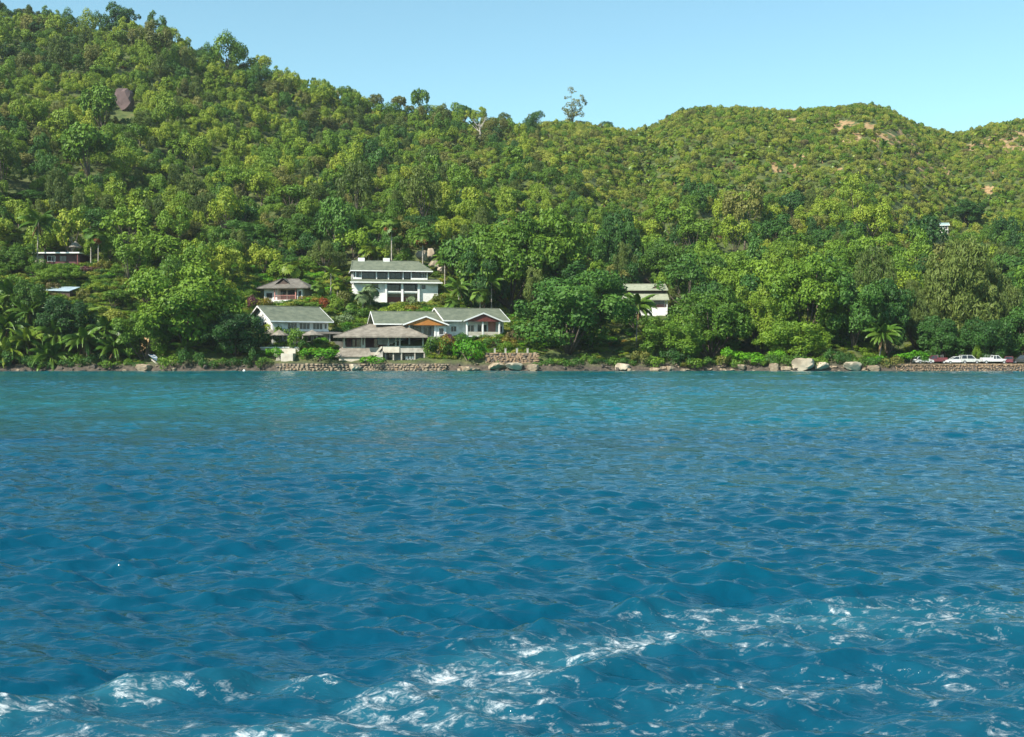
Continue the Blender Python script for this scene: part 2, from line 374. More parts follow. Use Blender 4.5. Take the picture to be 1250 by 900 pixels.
    shv = math_(nt, 'ADD', sh.outputs['Fac'], math_(nt, 'MULTIPLY', math_(nt, 'SUBTRACT', noise(nt, 1, 4, mp0.outputs[0]), .5), 1.1), True)
    c = mixc(nt, shv, (.0006, .048, .092), (.0008, .138, .158))
    c = mixc(nt, math_(nt, 'MULTIPLY', noise(nt, .25, 3, P), .5), c, (.001, .052, .074))
    # foam lace: thresholded cellular and fractal noise where the wake has churned the water
    mp = node(nt, 'ShaderNodeMapping'); mp.inputs['Scale'].default_value = (.75, 1.15, 1); nt.links.new(P, mp.inputs[0])
    n1 = noise(nt, 3.2, 6, mp.outputs[0], .68, 1.2); n2 = noise(nt, .9, 3, mp.outputs[0]); n3 = noise(nt, 11, 8, mp.outputs[0], .72, 1.0)
    fv = math_(nt, 'ADD', math_(nt, 'MULTIPLY', n1, .56), math_(nt, 'MULTIPLY', n3, .44))
    fv = math_(nt, 'ADD', fv, math_(nt, 'MULTIPLY', fo.outputs['Fac'], .082))
    fm = ramp(nt, fv, [(.565, (0, 0, 0)), (.62, (.22, .22, .22)), (.70, (.9, .9, .9))])
    fm = math_(nt, 'MULTIPLY', fm, ramp(nt, fo.outputs['Fac'], [(.05, (0, 0, 0)), (.3, (1, 1, 1))]))
    milky = math_(nt, 'MULTIPLY', fo.outputs['Fac'], math_(nt, 'MULTIPLY', n2, .30))
    c = mixc(nt, milky, c, (.06, .26, .30))
    c = mixc(nt, math_(nt, 'MULTIPLY', fm, .92), c, (.62, .66, .67))
    nt.links.new(c, b.inputs['Base Color']); b.inputs['IOR'].default_value = 1.333
    nt.links.new(math_(nt, 'ADD', .05, math_(nt, 'MULTIPLY', fm, .6)), b.inputs['Roughness'])
    mp2 = node(nt, 'ShaderNodeMapping'); mp2.inputs['Scale'].default_value = (.6, 1.5, 1); nt.links.new(P, mp2.inputs[0])
    h = math_(nt, 'ADD', math_(nt, 'MULTIPLY', noise(nt, 6, 3, mp2.outputs[0], .5, .5), .075), math_(nt, 'MULTIPLY', noise(nt, 2.2, 3, mp2.outputs[0], .5, .4), .12))
    h = math_(nt, 'ADD', h, math_(nt, 'MULTIPLY', fm, .03))
    bump(nt, b, h, .38, 1.0)
    me = npmesh('sea', np.stack([X2.ravel(), Y2.ravel(), Z.ravel()], 1), Fc, m, {'foam': ('POINT', foam.ravel()), 'shallow': ('POINT', shal.ravel())}, True)
    tag(link('sea_water', me), 'choppy blue sea with white wake foam', None, None, 'structure')
build_sea()

# ------------------------------------------------------------------ plants: shared meshes
def leaf_quads(P, Nn, size, g, aspect=.62, down=None):
    """diamond leaves, folded a little along the midrib; P positions, Nn normals"""
    n = len(P); t = g.normal(0, 1, (n, 3))
    if down is not None: t = t * (1 - down) + np.array([0, 0, -1.6]) * down
    t -= (t * Nn).sum(1, keepdims=True) * Nn; t /= np.linalg.norm(t, axis=1, keepdims=True) + 1e-9
    b = np.cross(Nn, t); s = (size * g.uniform(.6, 1.35, n))[:, None]
    v0 = P - t * s * .5; v2 = P + t * s * .5 - Nn * s * .12
    v1 = P + b * s * aspect * .5 - Nn * s * .06 - t * s * .05; v3 = P - b * s * aspect * .5 - Nn * s * .06 - t * s * .05
    V = np.stack([v0, v1, v2, v3], 1).reshape(-1, 3); Fc = np.arange(n * 4).reshape(n, 4)
    return V, Fc
def unit(g, n):
    d = g.normal(0, 1, (n, 3)); return d / np.linalg.norm(d, axis=1, keepdims=True)

def crown_np(seed, Rr, H, nl, lr, leaf, nleaf, zmin=-.45, aspect=.62, flat=.8, jit=.75, down=None):
    """broadleaf crown: many overlapping leaf clumps spread through a dome; origin at the bottom centre"""
    g = np.random.default_rng(seed)
    d = unit(g, nl * 6); d = d[d[:, 2] > zmin][:nl]; k = g.uniform(.48, .80, len(d)); k[: max(2, nl // 6)] *= .45
    C = d * k[:, None] * np.array([Rr, Rr, H * .5]) + np.array([0, 0, H * .5])
    wob = g.normal(0, .10, (len(d), 3)) * Rr; wob[:, 2] *= .6; C += wob
    rl = lr * Rr * g.uniform(.6, 1.35, len(d))
    cnt = 3 * nleaf; li = g.choice(len(d), cnt, p=rl ** 2 / (rl ** 2).sum())
    dl = unit(g, cnt); out = C[li] - np.array([0, 0, H * .42]); out /= np.linalg.norm(out, axis=1, keepdims=True)
    ok = (dl * out).sum(1) + g.uniform(-.25, .25, cnt) + .25 * dl[:, 2] > -.30
    li, dl = li[ok], dl[ok]
    bumpy = 1 + .16 * np.sin(dl[:, 0] * 5 + li) * np.sin(dl[:, 1] * 6 + li * 2) + .12 * np.sin(dl[:, 2] * 8 + li * 3)
    P = C[li] + dl * (rl[li] * bumpy * (g.uniform(.55, 1.08, len(li)) ** .6))[:, None] * np.array([1, 1, flat])
    keep = np.ones(len(P), bool)
    for j in range(len(C)):                      # nothing grows deep inside a neighbouring clump
        q = (P - C[j]) / np.array([1, 1, flat]); keep &= ((q * q).sum(1) > (rl[j] * .62) ** 2) | (li == j)
    keep &= P[:, 2] > -.02 * H
    P, dl, li = P[keep][:nleaf], dl[keep][:nleaf], li[keep][:nleaf]
    Nn = dl + unit(g, len(P)) * jit + np.array([0, 0, .35]); Nn /= np.linalg.norm(Nn, axis=1, keepdims=True)
    V, Fc = leaf_quads(P, Nn, np.full(len(P), leaf), g, aspect, down)
    lrand = np.clip(g.normal(.5, .22, len(P)) + (g.uniform(-.3, .3, len(C)))[li], 0, 1)
    return V, Fc, lrand, C, rl
def needles_np(seed, Rr, H, nl, nleaf, leaf, aspect=.16):
    """she-oak crown: drooping plumes of fine needles"""
    g = np.random.default_rng(seed); d = unit(g, nl * 6); d = d[d[:, 2] > -.7][:nl]
    k = g.uniform(.35, 1.02, len(d)); C = d * k[:, None] * np.array([Rr, Rr, H * .5]) + np.array([0, 0, H * .5])
    li = g.integers(0, len(C), nleaf); rad = Rr * .17 * g.uniform(.6, 1.4, len(C))
    a = g.normal(0, 1, (nleaf, 3)) * rad[li][:, None] * np.array([.75, .75, 1.0]); a[:, 2] -= np.abs(a[:, 0] + a[:, 1]) * .4
    P = C[li] + a; Nn = unit(g, nleaf); Nn[:, 2] *= .35; Nn += np.array([0, 0, .15]); Nn /= np.linalg.norm(Nn, axis=1, keepdims=True)
    V, Fc = leaf_quads(P, Nn, np.full(nleaf, leaf), g, aspect, .75)
    return V, Fc, np.clip(g.normal(.5, .25, nleaf) + g.uniform(-.4, .4, len(C))[li], 0, 1), C, rad

def mesh_of(name, arr, mat):
    return npmesh(name, arr[0], arr[1], mat, {'leafrand': ('FACE', arr[2])})

def limbs(C, rt, zb, n=7, seed=0, z0=0.0, bend=.25):
    """trunk from z0 up to the crown at height zb and main limbs into the clumps (crown coordinates shifted by zb)"""
    rnd = random.Random(seed); m = MB(); fork = Vector((rnd.uniform(-bend, bend), rnd.uniform(-bend, bend), zb * .8 + .2))
    m.tube([(0, 0, z0), (fork.x * .3, fork.y * .6, z0 + (fork.z - z0) * .5), fork], [rt * 1.25, rt * .95, rt * .8], 7)
    for c in sorted([Vector(c) for c in C], key=lambda c: rnd.random())[:n]:
        c = c + Vector((0, 0, zb)); mid = fork.lerp(c, .5) + Vector((0, 0, -.06 * (c - fork).length))
        m.tube([fork, mid, c], [rt * .6, rt * .38, rt * .12], 5)
    return m

# crowns: 'small' about 7 m wide, 'big' about 22 m wide, both kept as plain unit shapes that are scaled per tree
SH = [(5.2, 15, .35, .36, 2600), (4.6, 18, .31, .32, 2600), (6.0, 13, .38, .40, 2600), (5.0, 20, .29, .30, 2600), (5.6, 16, .33, .42, 2600), (4.2, 22, .28, .34, 2600), (3.4, 17, .30, .36, 2200), (7.0, 19, .27, .38, 2400), (5.4, 11, .26, .46, 1300), (4.0, 26, .21, .40, 1700)]
SMALL = [crown_np(100 + i, 3.5, *s, zmin=[-.45, -.2, -.7][i % 3]) for i, s in enumerate(SH)]
BIG = [crown_np(200 + i, 11, [17, 16, 18][i], [62, 72, 54][i], [.195, .18, .21][i], [.60, .56, .64][i], 17000, zmin=-.85) for i in range(3)]
WISP = [crown_np(300 + i, 3.5, [7.5, 6.5][i], 24, .26, .55, 3400, zmin=-.7, aspect=.26, flat=1.15, jit=1.0, down=.5) for i in range(2)]
WISPBIG = [crown_np(310 + i, 11, 20, 70, .185, 1.0, 20000, zmin=-.8, aspect=.26, flat=1.15, jit=1.0, down=.55) for i in range(2)]
SHRUB = [crown_np(400 + i, 1.6, [1.9, 1.5, 2.2][i], 10, .42, .24, 900, zmin=-.2) for i in range(3)]
AIRY = [crown_np(503, 4.2, 11, 40, .19, .36, 2300, zmin=-.95, flat=.8)]
_mc = {}
def pmesh(kind, i, mat):
    k = (kind, i, mat)
    if k not in _mc:
        pool = dict(small=SMALL, big=BIG, wisp=WISP, wispbig=WISPBIG, shrub=SHRUB, airy=AIRY)[kind]
        _mc[k] = mesh_of('foliage_%s_%d_%s' % k, pool[i], mat)
    return _mc[k]
def pool_of(kind): return dict(small=SMALL, big=BIG, wisp=WISP, wispbig=WISPBIG, shrub=SHRUB, airy=AIRY)[kind]
WID = dict(small=7.6, big=23.5, wisp=8.2, wispbig=24, shrub=3.6, airy=9.5)
HGT = dict(small=5.6, big=16.5, wisp=9, wispbig=21, shrub=2.2, airy=10.4)

_tc = {}
def trunk_mesh(kind, i, ratio):
    k = (kind, i, ratio)
    if k not in _tc:
        rt = dict(small=.16, big=.5, wisp=.18, wispbig=.45, airy=.16)[kind]
        zb = HGT[kind] * ratio
        _tc[k] = limbs(pool_of(kind)[i][3], rt, zb, 9 if 'big' in kind else 6, i + 7).mesh('trunk_%s_%d' % (kind, i), 'bark')
        _tc[k].shade_smooth()
    return _tc[k]
def tree(name, label, base, width, height, kind='small', var=0, mat='leaf_mid', rz=0.0, clear=.22, group=None, cat='tree'):
    """a tree: trunk with limbs, and crown; height from the ground to the top"""
    i = var % len(pool_of(kind)); ratio = .22 if kind in ('small', 'wisp') else .05
    full = HGT[kind] * (1 + ratio)
    t = thing(name, label, cat, base, rz, group, (width / WID[kind], width / WID[kind], height / full))
    link('trunk', trunk_mesh(kind, i, ratio), t)
    link('crown', pmesh(kind, i, mat), t, (0, 0, HGT[kind] * ratio))
    return t
def shrub(label, px, py, Y, width, height, mat, var=0, kind='shrub', name='garden_shrub', cat='shrub', group=None, z=None):
    """a shrub standing on the ground, its foot at photo direction (px, py) when Y is None"""
    if Y is None: b = hit(px, py)
    else:
        b = at(px, py, Y); b.z = gz(b.x, b.y) if z is None else z
    i = var % len(pool_of(kind))
    t = thing(name, label, cat, b - Vector((0, 0, .15)), random.uniform(0, 6.28), group, (width / WID[kind], width / WID[kind], height / HGT[kind]))
    m = MB(); rnd = random.Random(var * 7 + 1)
    for j in range(5):
        c = pool_of(kind)[i][3][j]; m.tube([(rnd.uniform(-.1, .1), rnd.uniform(-.1, .1), 0), tuple(c * .5), tuple(c)], [.05, .035, .02], 4)
    m.part('stem', 'bark', t); link('foliage', pmesh(kind, i, mat), t)
    return t

# ---- palms
def frond_np(seed, L, up, droop, nlf=20, lf=1.0, width=.17):
    g = np.random.default_rng(seed); ts = np.linspace(0, 1, 11); pts = []
    p = np.array([0., 0, 0]); a = up
    for i in range(11):
        pts.append(p.copy()); p = p + np.array([math.cos(a), 0, math.sin(a)]) * L / 10; a -= droop / 10 * (0.5 + 1.1 * i / 10)
    pts = np.array(pts); V = []; Fc = []; A = []
    for i in range(10):                                   # rachis
        o = len(V); w = .05 * (1 - .75 * ts[i])
        for q, ww in ((pts[i], w), (pts[i + 1], w * .85)): V += [q + np.array([0, -ww, 0]), q + np.array([0, ww, 0])]
        Fc.append((o, o + 1, o + 3, o + 2)); A.append(.9)
    for k in range(nlf):
        t = .14 + .85 * k / (nlf - 1); f = t * 10; i = min(int(f), 9); q = pts[i] + (pts[i + 1] - pts[i]) * (f - i)
        d = pts[i + 1] - pts[i]; d = d / np.linalg.norm(d); ll = lf * (math.sin(min(1, t * 1.02 + .12) * math.pi) ** .6 + .12)
        for s in (-1, 1):
            dirn = d * .55 + np.array([0, s, 0]) * .80 + np.array([0, 0, -.32 - .3 * g.random()]); dirn /= np.linalg.norm(dirn)
            mid = q + dirn * ll * .5; tip = q + dirn * ll * .8 + np.array([0, 0, -ll * .30]); o = len(V)
            V += [q - d * width, q + d * width, mid + d * width * 1.2, tip]; Fc.append((o, o + 1, o + 2, o + 3)); A.append(g.uniform(.2, .8))
    return np.array(V), np.array(Fc), np.array(A)
def fan_np(seed, L=1.35, rad=1.15, n=15):
    g = np.random.default_rng(seed); V = []; Fc = []; A = []
    V += [np.array([0, -.025, 0]), np.array([0, .025, 0]), np.array([L, .02, .18 * L]), np.array([L, -.02, .18 * L])]; Fc.append((0, 1, 2, 3)); A.append(.8)
    c = np.array([L, 0, .18 * L]); T = 1.0
    def pt(a, r, dz): return c + np.array([math.cos(a) * r * math.cos(T), math.sin(a) * r, -math.cos(a) * r * math.sin(T)]) + np.array([math.sin(T), 0, math.cos(T)]) * dz
    for k in range(n):
        a = (k / (n - 1) - .5) * 4.9; r1 = rad * (1 - .2 * abs(a) / 2.4) * g.uniform(.9, 1.1); o = len(V); dr = .62 * rad
        V += [c, pt(a - .17, dr, .05), pt(a, r1, -.12 * rad * g.random()), pt(a + .17, dr, -.03)]
        Fc.append((o, o + 1, o + 2, o + 3)); A.append(g.uniform(.2, .9))
    return np.array(V), np.array(Fc), np.array(A)
FR = [frond_np(600, 4.6, 1.15, 1.5), frond_np(601, 4.9, .75, 1.9), frond_np(602, 4.7, .35, 1.9), frond_np(603, 4.2, -.1, 1.6), frond_np(604, 4.0, -.75, .8)]
FN = [fan_np(610), fan_np(611, 1.15, 1.25)]
_fm = {}
def fmesh(kind, i, mat):
    k = (kind, i, mat)
    if k not in _fm: _fm[k] = mesh_of('%s_%d_%s' % k, (FR if kind == 'frond' else FN)[i], mat)
    return _fm[k]
def palm(name, label, base, height, spread=1.0, n=17, mat='frond', dead=0, lean=(0, 0), kind='frond', group=None, seed=0, skirt=None, trunk='bark_pale', rt=.16):
    """palm: curved ringed trunk, crown of separate fronds, optional dead hanging fronds"""
    rnd = random.Random(seed); t = thing(name, label, 'palm', base, 0, group)
    top = Vector((lean[0], lean[1], height)); m = MB(); k = 7
    pts = [Vector((lean[0] * (i / k) ** 1.6, lean[1] * (i / k) ** 1.6, -.3 + (height + .3) * i / k)) for i in range(k + 1)]
    m.tube(pts, [rt * (1.45 if i == 0 else 1.1 - .4 * i / k) for i in range(k + 1)], 7); m.part('trunk', trunk, t, True)
    for j in range(n):
        az = j * 2.39996 + rnd.uniform(-.25, .25); lev = j / n
        if kind == 'frond':
            i = min(3, int(lev * 4 + rnd.uniform(-.3, .5))) if lev > 0 else 0; i = max(0, i); rot = (rnd.uniform(-.25, .25), rnd.uniform(-.12, .12), az)
        else:
            i = j % 2; rot = (rnd.uniform(-.3, .3), -1.15 + 1.75 * lev + rnd.uniform(-.2, .2), az)
        o = link('frond', fmesh(kind, i, mat), t, top); o.rotation_euler = rot
        s = spread * rnd.uniform(.85, 1.12); o.scale = (s, s, s)
    for j in range(dead):
        o = link('dead_frond', fmesh(kind, 4 if kind == 'frond' else j % 2, 'frond_dead'), t, top - Vector((0, 0, .25)))
        o.rotation_euler = (rnd.uniform(-.2, .2), .2 if kind == 'frond' else rnd.uniform(.75, 1.25), j * 2.4 + rnd.random()); s = spread * rnd.uniform(.6, .85); o.scale = (s, s, s)
    if skirt:
        a = crown_np(seed + 900, 1.0 * spread, 1.3 * spread, 7, .5, .30, 260, zmin=-.8)
        o = link('flower_cluster', mesh_of('flower_cluster', a, skirt), t, top + Vector((0, -1.0 * spread, -1.35 * spread)))
    return t
def joined_palm(kind, n, mats, seed, spread=1.0, height=1.2, dead=0):
    """one-mesh palm for the far scrub"""
    rnd = random.Random(seed); Vs, Fs, As, Ms = [], [], [], []; o = 0
    for j in range(n + dead):
        src = (FR if kind == 'frond' else FN); lev = j / n
        if j >= n: i = 4 if kind == 'frond' else j % 2; ry = 1.0 if kind != 'frond' else .1
        elif kind == 'frond': i = min(3, int(lev * 4)); ry = rnd.uniform(-.1, .1)
        else: i = j % 2; ry = -1.15 + 1.6 * lev
        V, Fc, A = src[i]; mtx = np.array((Matrix.Rotation(j * 2.4, 3, 'Z') @ Matrix.Rotation(ry, 3, 'Y')))
        Vs.append(V @ mtx.T * spread * rnd.uniform(.85, 1.1) + np.array([0, 0, height])); Fs.append(Fc + o); As.append(A); o += len(V)
        Ms += [1 if j >= n else 0] * len(Fc)
    me = npmesh('far_palm', np.concatenate(Vs), np.concatenate(Fs), mats[0], {'leafrand': ('FACE', np.concatenate(As))})
    me.materials.append(M[mats[1]]); me.polygons.foreach_set('material_index', np.array(Ms, np.int32)); me.update()
    return me

# ---- the wood on the hill: nearest trees one by one, the far mass as one scatter
LONE = []            # (x, y, radius) kept clear of scattered trees
CLEAR_PX = []        # (px0, px1, y-limit): no random tree nearer than y-limit inside these bearings
def build_forest():
    CLEAR_PX.extend([(-60, 104, 306), (104, 150, 302), (150, 300, 272), (296, 400, 301), (400, 560, 312), (560, 650, 300), (640, 745, 276), (745, 832, 310), (832, 1070, 266), (1070, 1300, 284)])
    g = np.random.default_rng(21); cand = []
    # density grid with jitter: spacing grows with the local tree size
    tries = 60000
    U = g.uniform(-.60, .60, tries); Y = 258 + (860 - 258) * np.sqrt(g.uniform(0, 1, tries)) ** 1.15
    X = U * Y; PX = 625 + F * U; Yr = np.interp(PX, DPX, DYR); ok = (Y < Yr + 12)
    ylim = np.full(tries, 266.0)
    for a, b, l in CLEAR_PX: ylim = np.where((PX > a) & (PX < b), l, ylim)
    ok &= Y > ylim
    for (cx, cy, r) in LONE: ok &= np.hypot(X - cx, Y - cy) > r
    hs = SITE['H']; ok &= ~((np.abs(PX - 1153) < 13) & (Y > hs.y - 95) & (Y < hs.y + 5))
    bk = BOULD; ok &= ~((np.abs(PX - 152) < 20) & (Y > bk.y - 28) & (Y < bk.y + 4))
    ok &= g.uniform(0, 1, tries) > soil_mask(X, Y) * .97
    X, Y, PX, Yr = X[ok], Y[ok], PX[ok], Yr[ok]; S_ = (Y - 250) / (Yr - 250); Z = ground(X, Y)
    scr = np.clip((PX - 470) / 330, 0, 1) * np.clip((S_ - .26) / .25, 0, 1)          # right-hand upper slope: low scrub
    left_up = np.clip((600 - PX) / 200, 0, 1) * np.clip((S_ - .25) / .2, 0, 1)
    size = np.where(g.uniform(0, 1, len(X)) < scr, g.uniform(1.7, 4.3, len(X)), np.exp(g.normal(math.log(7.4), .36, len(X))) * (1 - .40 * np.clip((S_ - .12) / .55, 0, 1)))
    size = np.where(scr > .55, np.minimum(size, 4.6), size); order = g.permutation(len(X)); cell = {}; keep = []
    for i in order:                                                                    # dart throwing
        r = size[i] * .40; cx, cy = int(X[i] // 5), int(Y[i] // 5); good = True
        for a in range(cx - 1, cx + 2):
            for b in range(cy - 1, cy + 2):
                for j in cell.get((a, b), ()):
                    if (X[i] - X[j]) ** 2 + (Y[i] - Y[j]) ** 2 < (r + size[j] * .40) ** 2 * .45: good = False; break
                if not good: break
            if not good: break
        if good: cell.setdefault((cx, cy), []).append(i); keep.append(i)
    spec = []
    stand = np.sin(X / 17 + 1.3 * np.sin(Y / 29)) * np.sin(Y / 23 + 1.1 * np.sin(X / 31)) + .5 * np.sin(X / 7.5 + Y / 11)      # stands of one kind
    for i in keep:
        px, s_, sc_ = PX[i], S_[i], scr[i]; u = g.uniform()
        if size[i] < 4.8 and sc_ > .2:
            kind = 'fan' if u < .22 else ('palm' if u < .27 else 'shrub'); mat = ['leaf_scrub', 'leaf_yellow', 'leaf_olive', 'leaf_mid', 'leaf_brown'][int(g.choice(5, p=[.50, .22, .11, .155, .015]))]
        else:
            kind = 'wisp' if u < .08 else 'small'
            p = np.array([.30, .08, .50, .11, .0]) if left_up[i] > .4 else (np.array([.46, .38, .09, .06, .0]) if s_ < .25 else np.array([.36, .20, .27, .16, .0]))
            w_ = np.array([1, math.exp(1.3 * stand[i]), math.exp(-1.3 * stand[i]), math.exp(.5 * stand[i]), 1]); p = p * w_; p = p / p.sum()
            mat = ['leaf_mid', 'leaf_dark', 'leaf_yellow', 'leaf_olive', 'leaf_brown'][int(g.choice(5, p=p))]
            if kind == 'wisp': mat = 'needle'
            if u > .945 and left_up[i] > .3: kind = 'fan'
        h = size[i] * (g.uniform(.62, .95) if kind in ('shrub',) else g.uniform(.6, 1.3)) * (1.35 if kind == 'wisp' else 1)
        spec.append([X[i], Y[i], Z[i], size[i], h, kind, mat, size[i] / Y[i], px])
    # individuals: those that show largest inside the frame
    vis = [k for k, s in enumerate(spec) if -20 < s[8] < 1270 and s[5] in ('small', 'wisp')]
    vis.sort(key=lambda k: -spec[k][7]); solo = set(vis[:215])
    lab = dict(leaf_mid='mid green rounded broadleaf tree in the hillside wood above the shore', leaf_dark='dark green dense broadleaf tree in the hillside wood above the shore',
               leaf_yellow='yellow green rounded broadleaf tree in the hillside wood above the shore', leaf_olive='dull olive rounded broadleaf tree in the hillside wood above the shore',
               leaf_brown='brownish half bare broadleaf tree in the hillside wood above the shore', needle='grey green wispy feathery tree in the hillside wood above the shore')
    nm = dict(small='broadleaf_tree', wisp='feathery_tree')
    marks = [(110, 'uphill of the flat roofed house'), (200, 'uphill of the huge dome tree'), (290, 'above the olive domed tree'), (390, 'uphill of the brown roofed bungalow'), (480, 'above the round light green tree'), (560, 'uphill of the villa'), (650, 'above the tall spreading tree'), (740, 'beyond the tall tree by the spreading one'), (830, 'uphill of the two tier house'), (910, 'above the broad shore tree'), (990, 'above the yellow tinged shore tree'), (1070, 'uphill of the pale boulders'), (1150, 'uphill of the lone palm'), (9999, 'uphill of the parked cars')]
    what = dict(leaf_mid='mid green rounded tree', leaf_dark='dark green dense tree', leaf_yellow='yellow green rounded tree', leaf_olive='dull olive rounded tree', leaf_brown='brownish thin crowned tree', needle='grey green feathery tree')
    for k in sorted(solo):
        x, y, z, sz, h, kind, mat, _, px = spec[k]
        what_ = what[mat]; big = 'large' if sz > 8.2 else ('small' if sz < 6.4 else 'middling'); tall = 'tall' if h / sz > 1.0 else 'broad'
        tree(nm[kind], '%s %s %s %s' % (big, tall, what[mat], next(m for l, m in marks if px < l)), (x, y, z - .3), sz * 1.12, h * 1.3, kind, int(g.integers(0, 10)), mat, g.uniform(0, 6.28), group='trees of the hillside wood')
    # the rest: one scatter of plants that nobody could count
    src = bpy.data.collections.new('far_wood_plants'); protos = []; index = {}
    def proto(key, me):
        o = bpy.data.objects.new('plant_%03d' % len(protos), me); src.objects.link(o); index[key] = len(protos); protos.append(o)
    for mat in ('leaf_mid', 'leaf_dark', 'leaf_yellow', 'leaf_olive', 'leaf_brown'):
        for i in range(10): proto(('small', i, mat), pmesh('small', i, mat))
    for i in range(2): proto(('wisp', i, 'needle'), pmesh('wisp', i, 'needle'))
    for mat in ('leaf_scrub', 'leaf_yellow', 'leaf_olive', 'leaf_mid', 'leaf_brown'):
        for i in range(3): proto(('shrub', i, mat), pmesh('shrub', i, mat))
    fans = [joined_palm('fan', 15, ('frond_yellow', 'frond_dead'), 1, 1.0, 1.4, 4), joined_palm('fan', 13, ('frond', 'frond_dead'), 2, 1.0, 1.2, 3)]
    palms = [joined_palm('frond', 15, ('frond', 'frond_dead'), 3, .8, 2.0, 2), joined_palm('frond', 13, ('frond_yellow', 'frond_dead'), 4, .7, 1.4, 2)]
    for i in range(2): proto(('fan', i, ''), fans[i]); proto(('palm', i, ''), palms[i])
    pts, idx, scl, rot = [], [], [], []
    for k, (x, y, z, sz, h, kind, mat, _, _) in enumerate(spec):
        if k in solo: continue
        if kind in ('fan', 'palm'): key = (kind, int(g.integers(0, 2)), ''); w = hh = np.clip(sz / 4.2, .7, 1.15) if kind == 'fan' else .8
        else:
            key = (kind, int(g.integers(0, dict(small=10, wisp=2, shrub=3)[kind])), mat); w = sz * 1.14 / WID[kind]; hh = h * 1.2 / HGT[kind]
        pts.append((x, y, z - .15 + (h * .22 if kind in ('small', 'wisp') else 0))); idx.append(index[key]); scl.append((w, w, hh)); rot.append((g.normal(0, .06), g.normal(0, .06), g.uniform(0, 6.28)))
    # undergrowth between the trees
    nu = 5200; U = g.uniform(-.55, .55, nu); Y = 262 + 560 * g.uniform(0, 1, nu) ** .8; X = U * Y; PX = 625 + F * U
    okk = (Y < np.interp(PX, DPX, DYR) + 8) & (g.uniform(0, 1, nu) > soil_mask(X, Y) * .8)
    yl = np.full(nu, 262.0)
    for a, b, l in CLEAR_PX: yl = np.where((PX > a) & (PX < b), l - 2, yl)
    okk &= Y > yl; okk &= ~((np.abs(PX - 1153) < 11) & (Y > hs.y - 30) & (Y < hs.y + 6)); okk &= ~((np.abs(PX - 152) < 16) & (Y > bk.y - 10) & (Y < bk.y + 4))
    for x, y, px in zip(X[okk], Y[okk], PX[okk]):
        mat = ['leaf_scrub', 'leaf_yellow', 'leaf_olive', 'leaf_mid', 'leaf_brown'][int(g.choice(5, p=[.38, .20, .13, .24, .05]))]
        w = g.uniform(.5, 1.05); pts.append((x, y, gz(x, y) - .15)); idx.append(index[('shrub', int(g.integers(0, 3)), mat)]); scl.append((w, w, w * g.uniform(.6, 1))); rot.append((0, 0, g.uniform(0, 6.28)))
    scatter('forest_cover', 'dense mixed green wood and scrub covering the upper hillside', src, pts, idx, scl, rot)
    print('forest: solo', len(solo), 'scatter', len(pts))
def scatter(name, label, src, pts, idx, scl, rot, cat='wood'):
    me = bpy.data.meshes.new(name); me.from_pydata([tuple(p) for p in pts], [], [])
    a = me.attributes.new('pick', 'INT', 'POINT'); a.data.foreach_set('value', np.array(idx, np.int32))
    for an, v in (('size', scl), ('turn', rot)):
        a = me.attributes.new(an, 'FLOAT_VECTOR', 'POINT'); a.data.foreach_set('vector', np.array(v, np.float32).ravel())
    o = link(name, me); tag(o, label, cat, None, 'stuff')
    ng = bpy.data.node_groups.new(name + '_nodes', 'GeometryNodeTree')
    ng.interface.new_socket('Geometry', in_out='INPUT', socket_type='NodeSocketGeometry'); ng.interface.new_socket('Geometry', in_out='OUTPUT', socket_type='NodeSocketGeometry')
    N = ng.nodes; gi = N.new('NodeGroupInput'); go = N.new('NodeGroupOutput'); ci = N.new('GeometryNodeCollectionInfo'); io = N.new('GeometryNodeInstanceOnPoints')
    ci.inputs[0].default_value = src; ci.inputs['Separate Children'].default_value = True; ci.inputs['Reset Children'].default_value = True
    def na(nm, ty):
        n = N.new('GeometryNodeInputNamedAttribute'); n.data_type = ty; n.inputs[0].default_value = nm; return n.outputs[0]
    e = N.new('FunctionNodeEulerToRotation'); L = ng.links
    L.new(gi.outputs[0], io.inputs['Points']); L.new(ci.outputs[0], io.inputs['Instance']); io.inputs['Pick Instance'].default_value = True
    L.new(na('pick', 'INT'), io.inputs['Instance Index']); L.new(na('turn', 'FLOAT_VECTOR'), e.inputs[0]); L.new(e.outputs[0], io.inputs['Rotation'])
    L.new(na('size', 'FLOAT_VECTOR'), io.inputs['Scale']); L.new(io.outputs[0], go.inputs[0])
    md = o.modifiers.new('scatter', 'NODES'); md.node_group = ng
    return o
BOULD = hit(152, 132)

# ------------------------------------------------------------------ houses: local x along the front, y into the hill, z up from the ground floor
def window(root, x0, x1, z0, z1, y, frame='trim', bars=1, pane='glass', name='window', side=None):
    """framed window on a front wall at depth y (or on a side wall at x = side)"""
    m = MB(); p = MB(); t = .09
    def bx(mb, a0, a1, d0, d1, c0, c1):
        if side is None: mb.box(a0, a1, y - d1, y - d0, c0, c1)
        else:
            s = -1 if side < 0 else 1; mb.box(min(side + s * d0, side + s * d1), max(side + s * d0, side + s * d1), a0, a1, c0, c1)
    bx(m, x0, x0 + t, .004, .10, z0, z1); bx(m, x1 - t, x1, .004, .10, z0, z1)
    bx(m, x0 + t, x1 - t, .004, .10, z0, z0 + t); bx(m, x0 + t, x1 - t, .004, .10, z1 - t, z1)
    for i in range(bars):
        c = x0 + (x1 - x0) * (i + 1) / (bars + 1); bx(m, c - .03, c + .03, .01, .08, z0 + t, z1 - t)
    w = m.part(name, frame, root); bx(p, x0 + t, x1 - t, .012, .03, z0 + t, z1 - t); p.part('pane', pane, w)
    return w
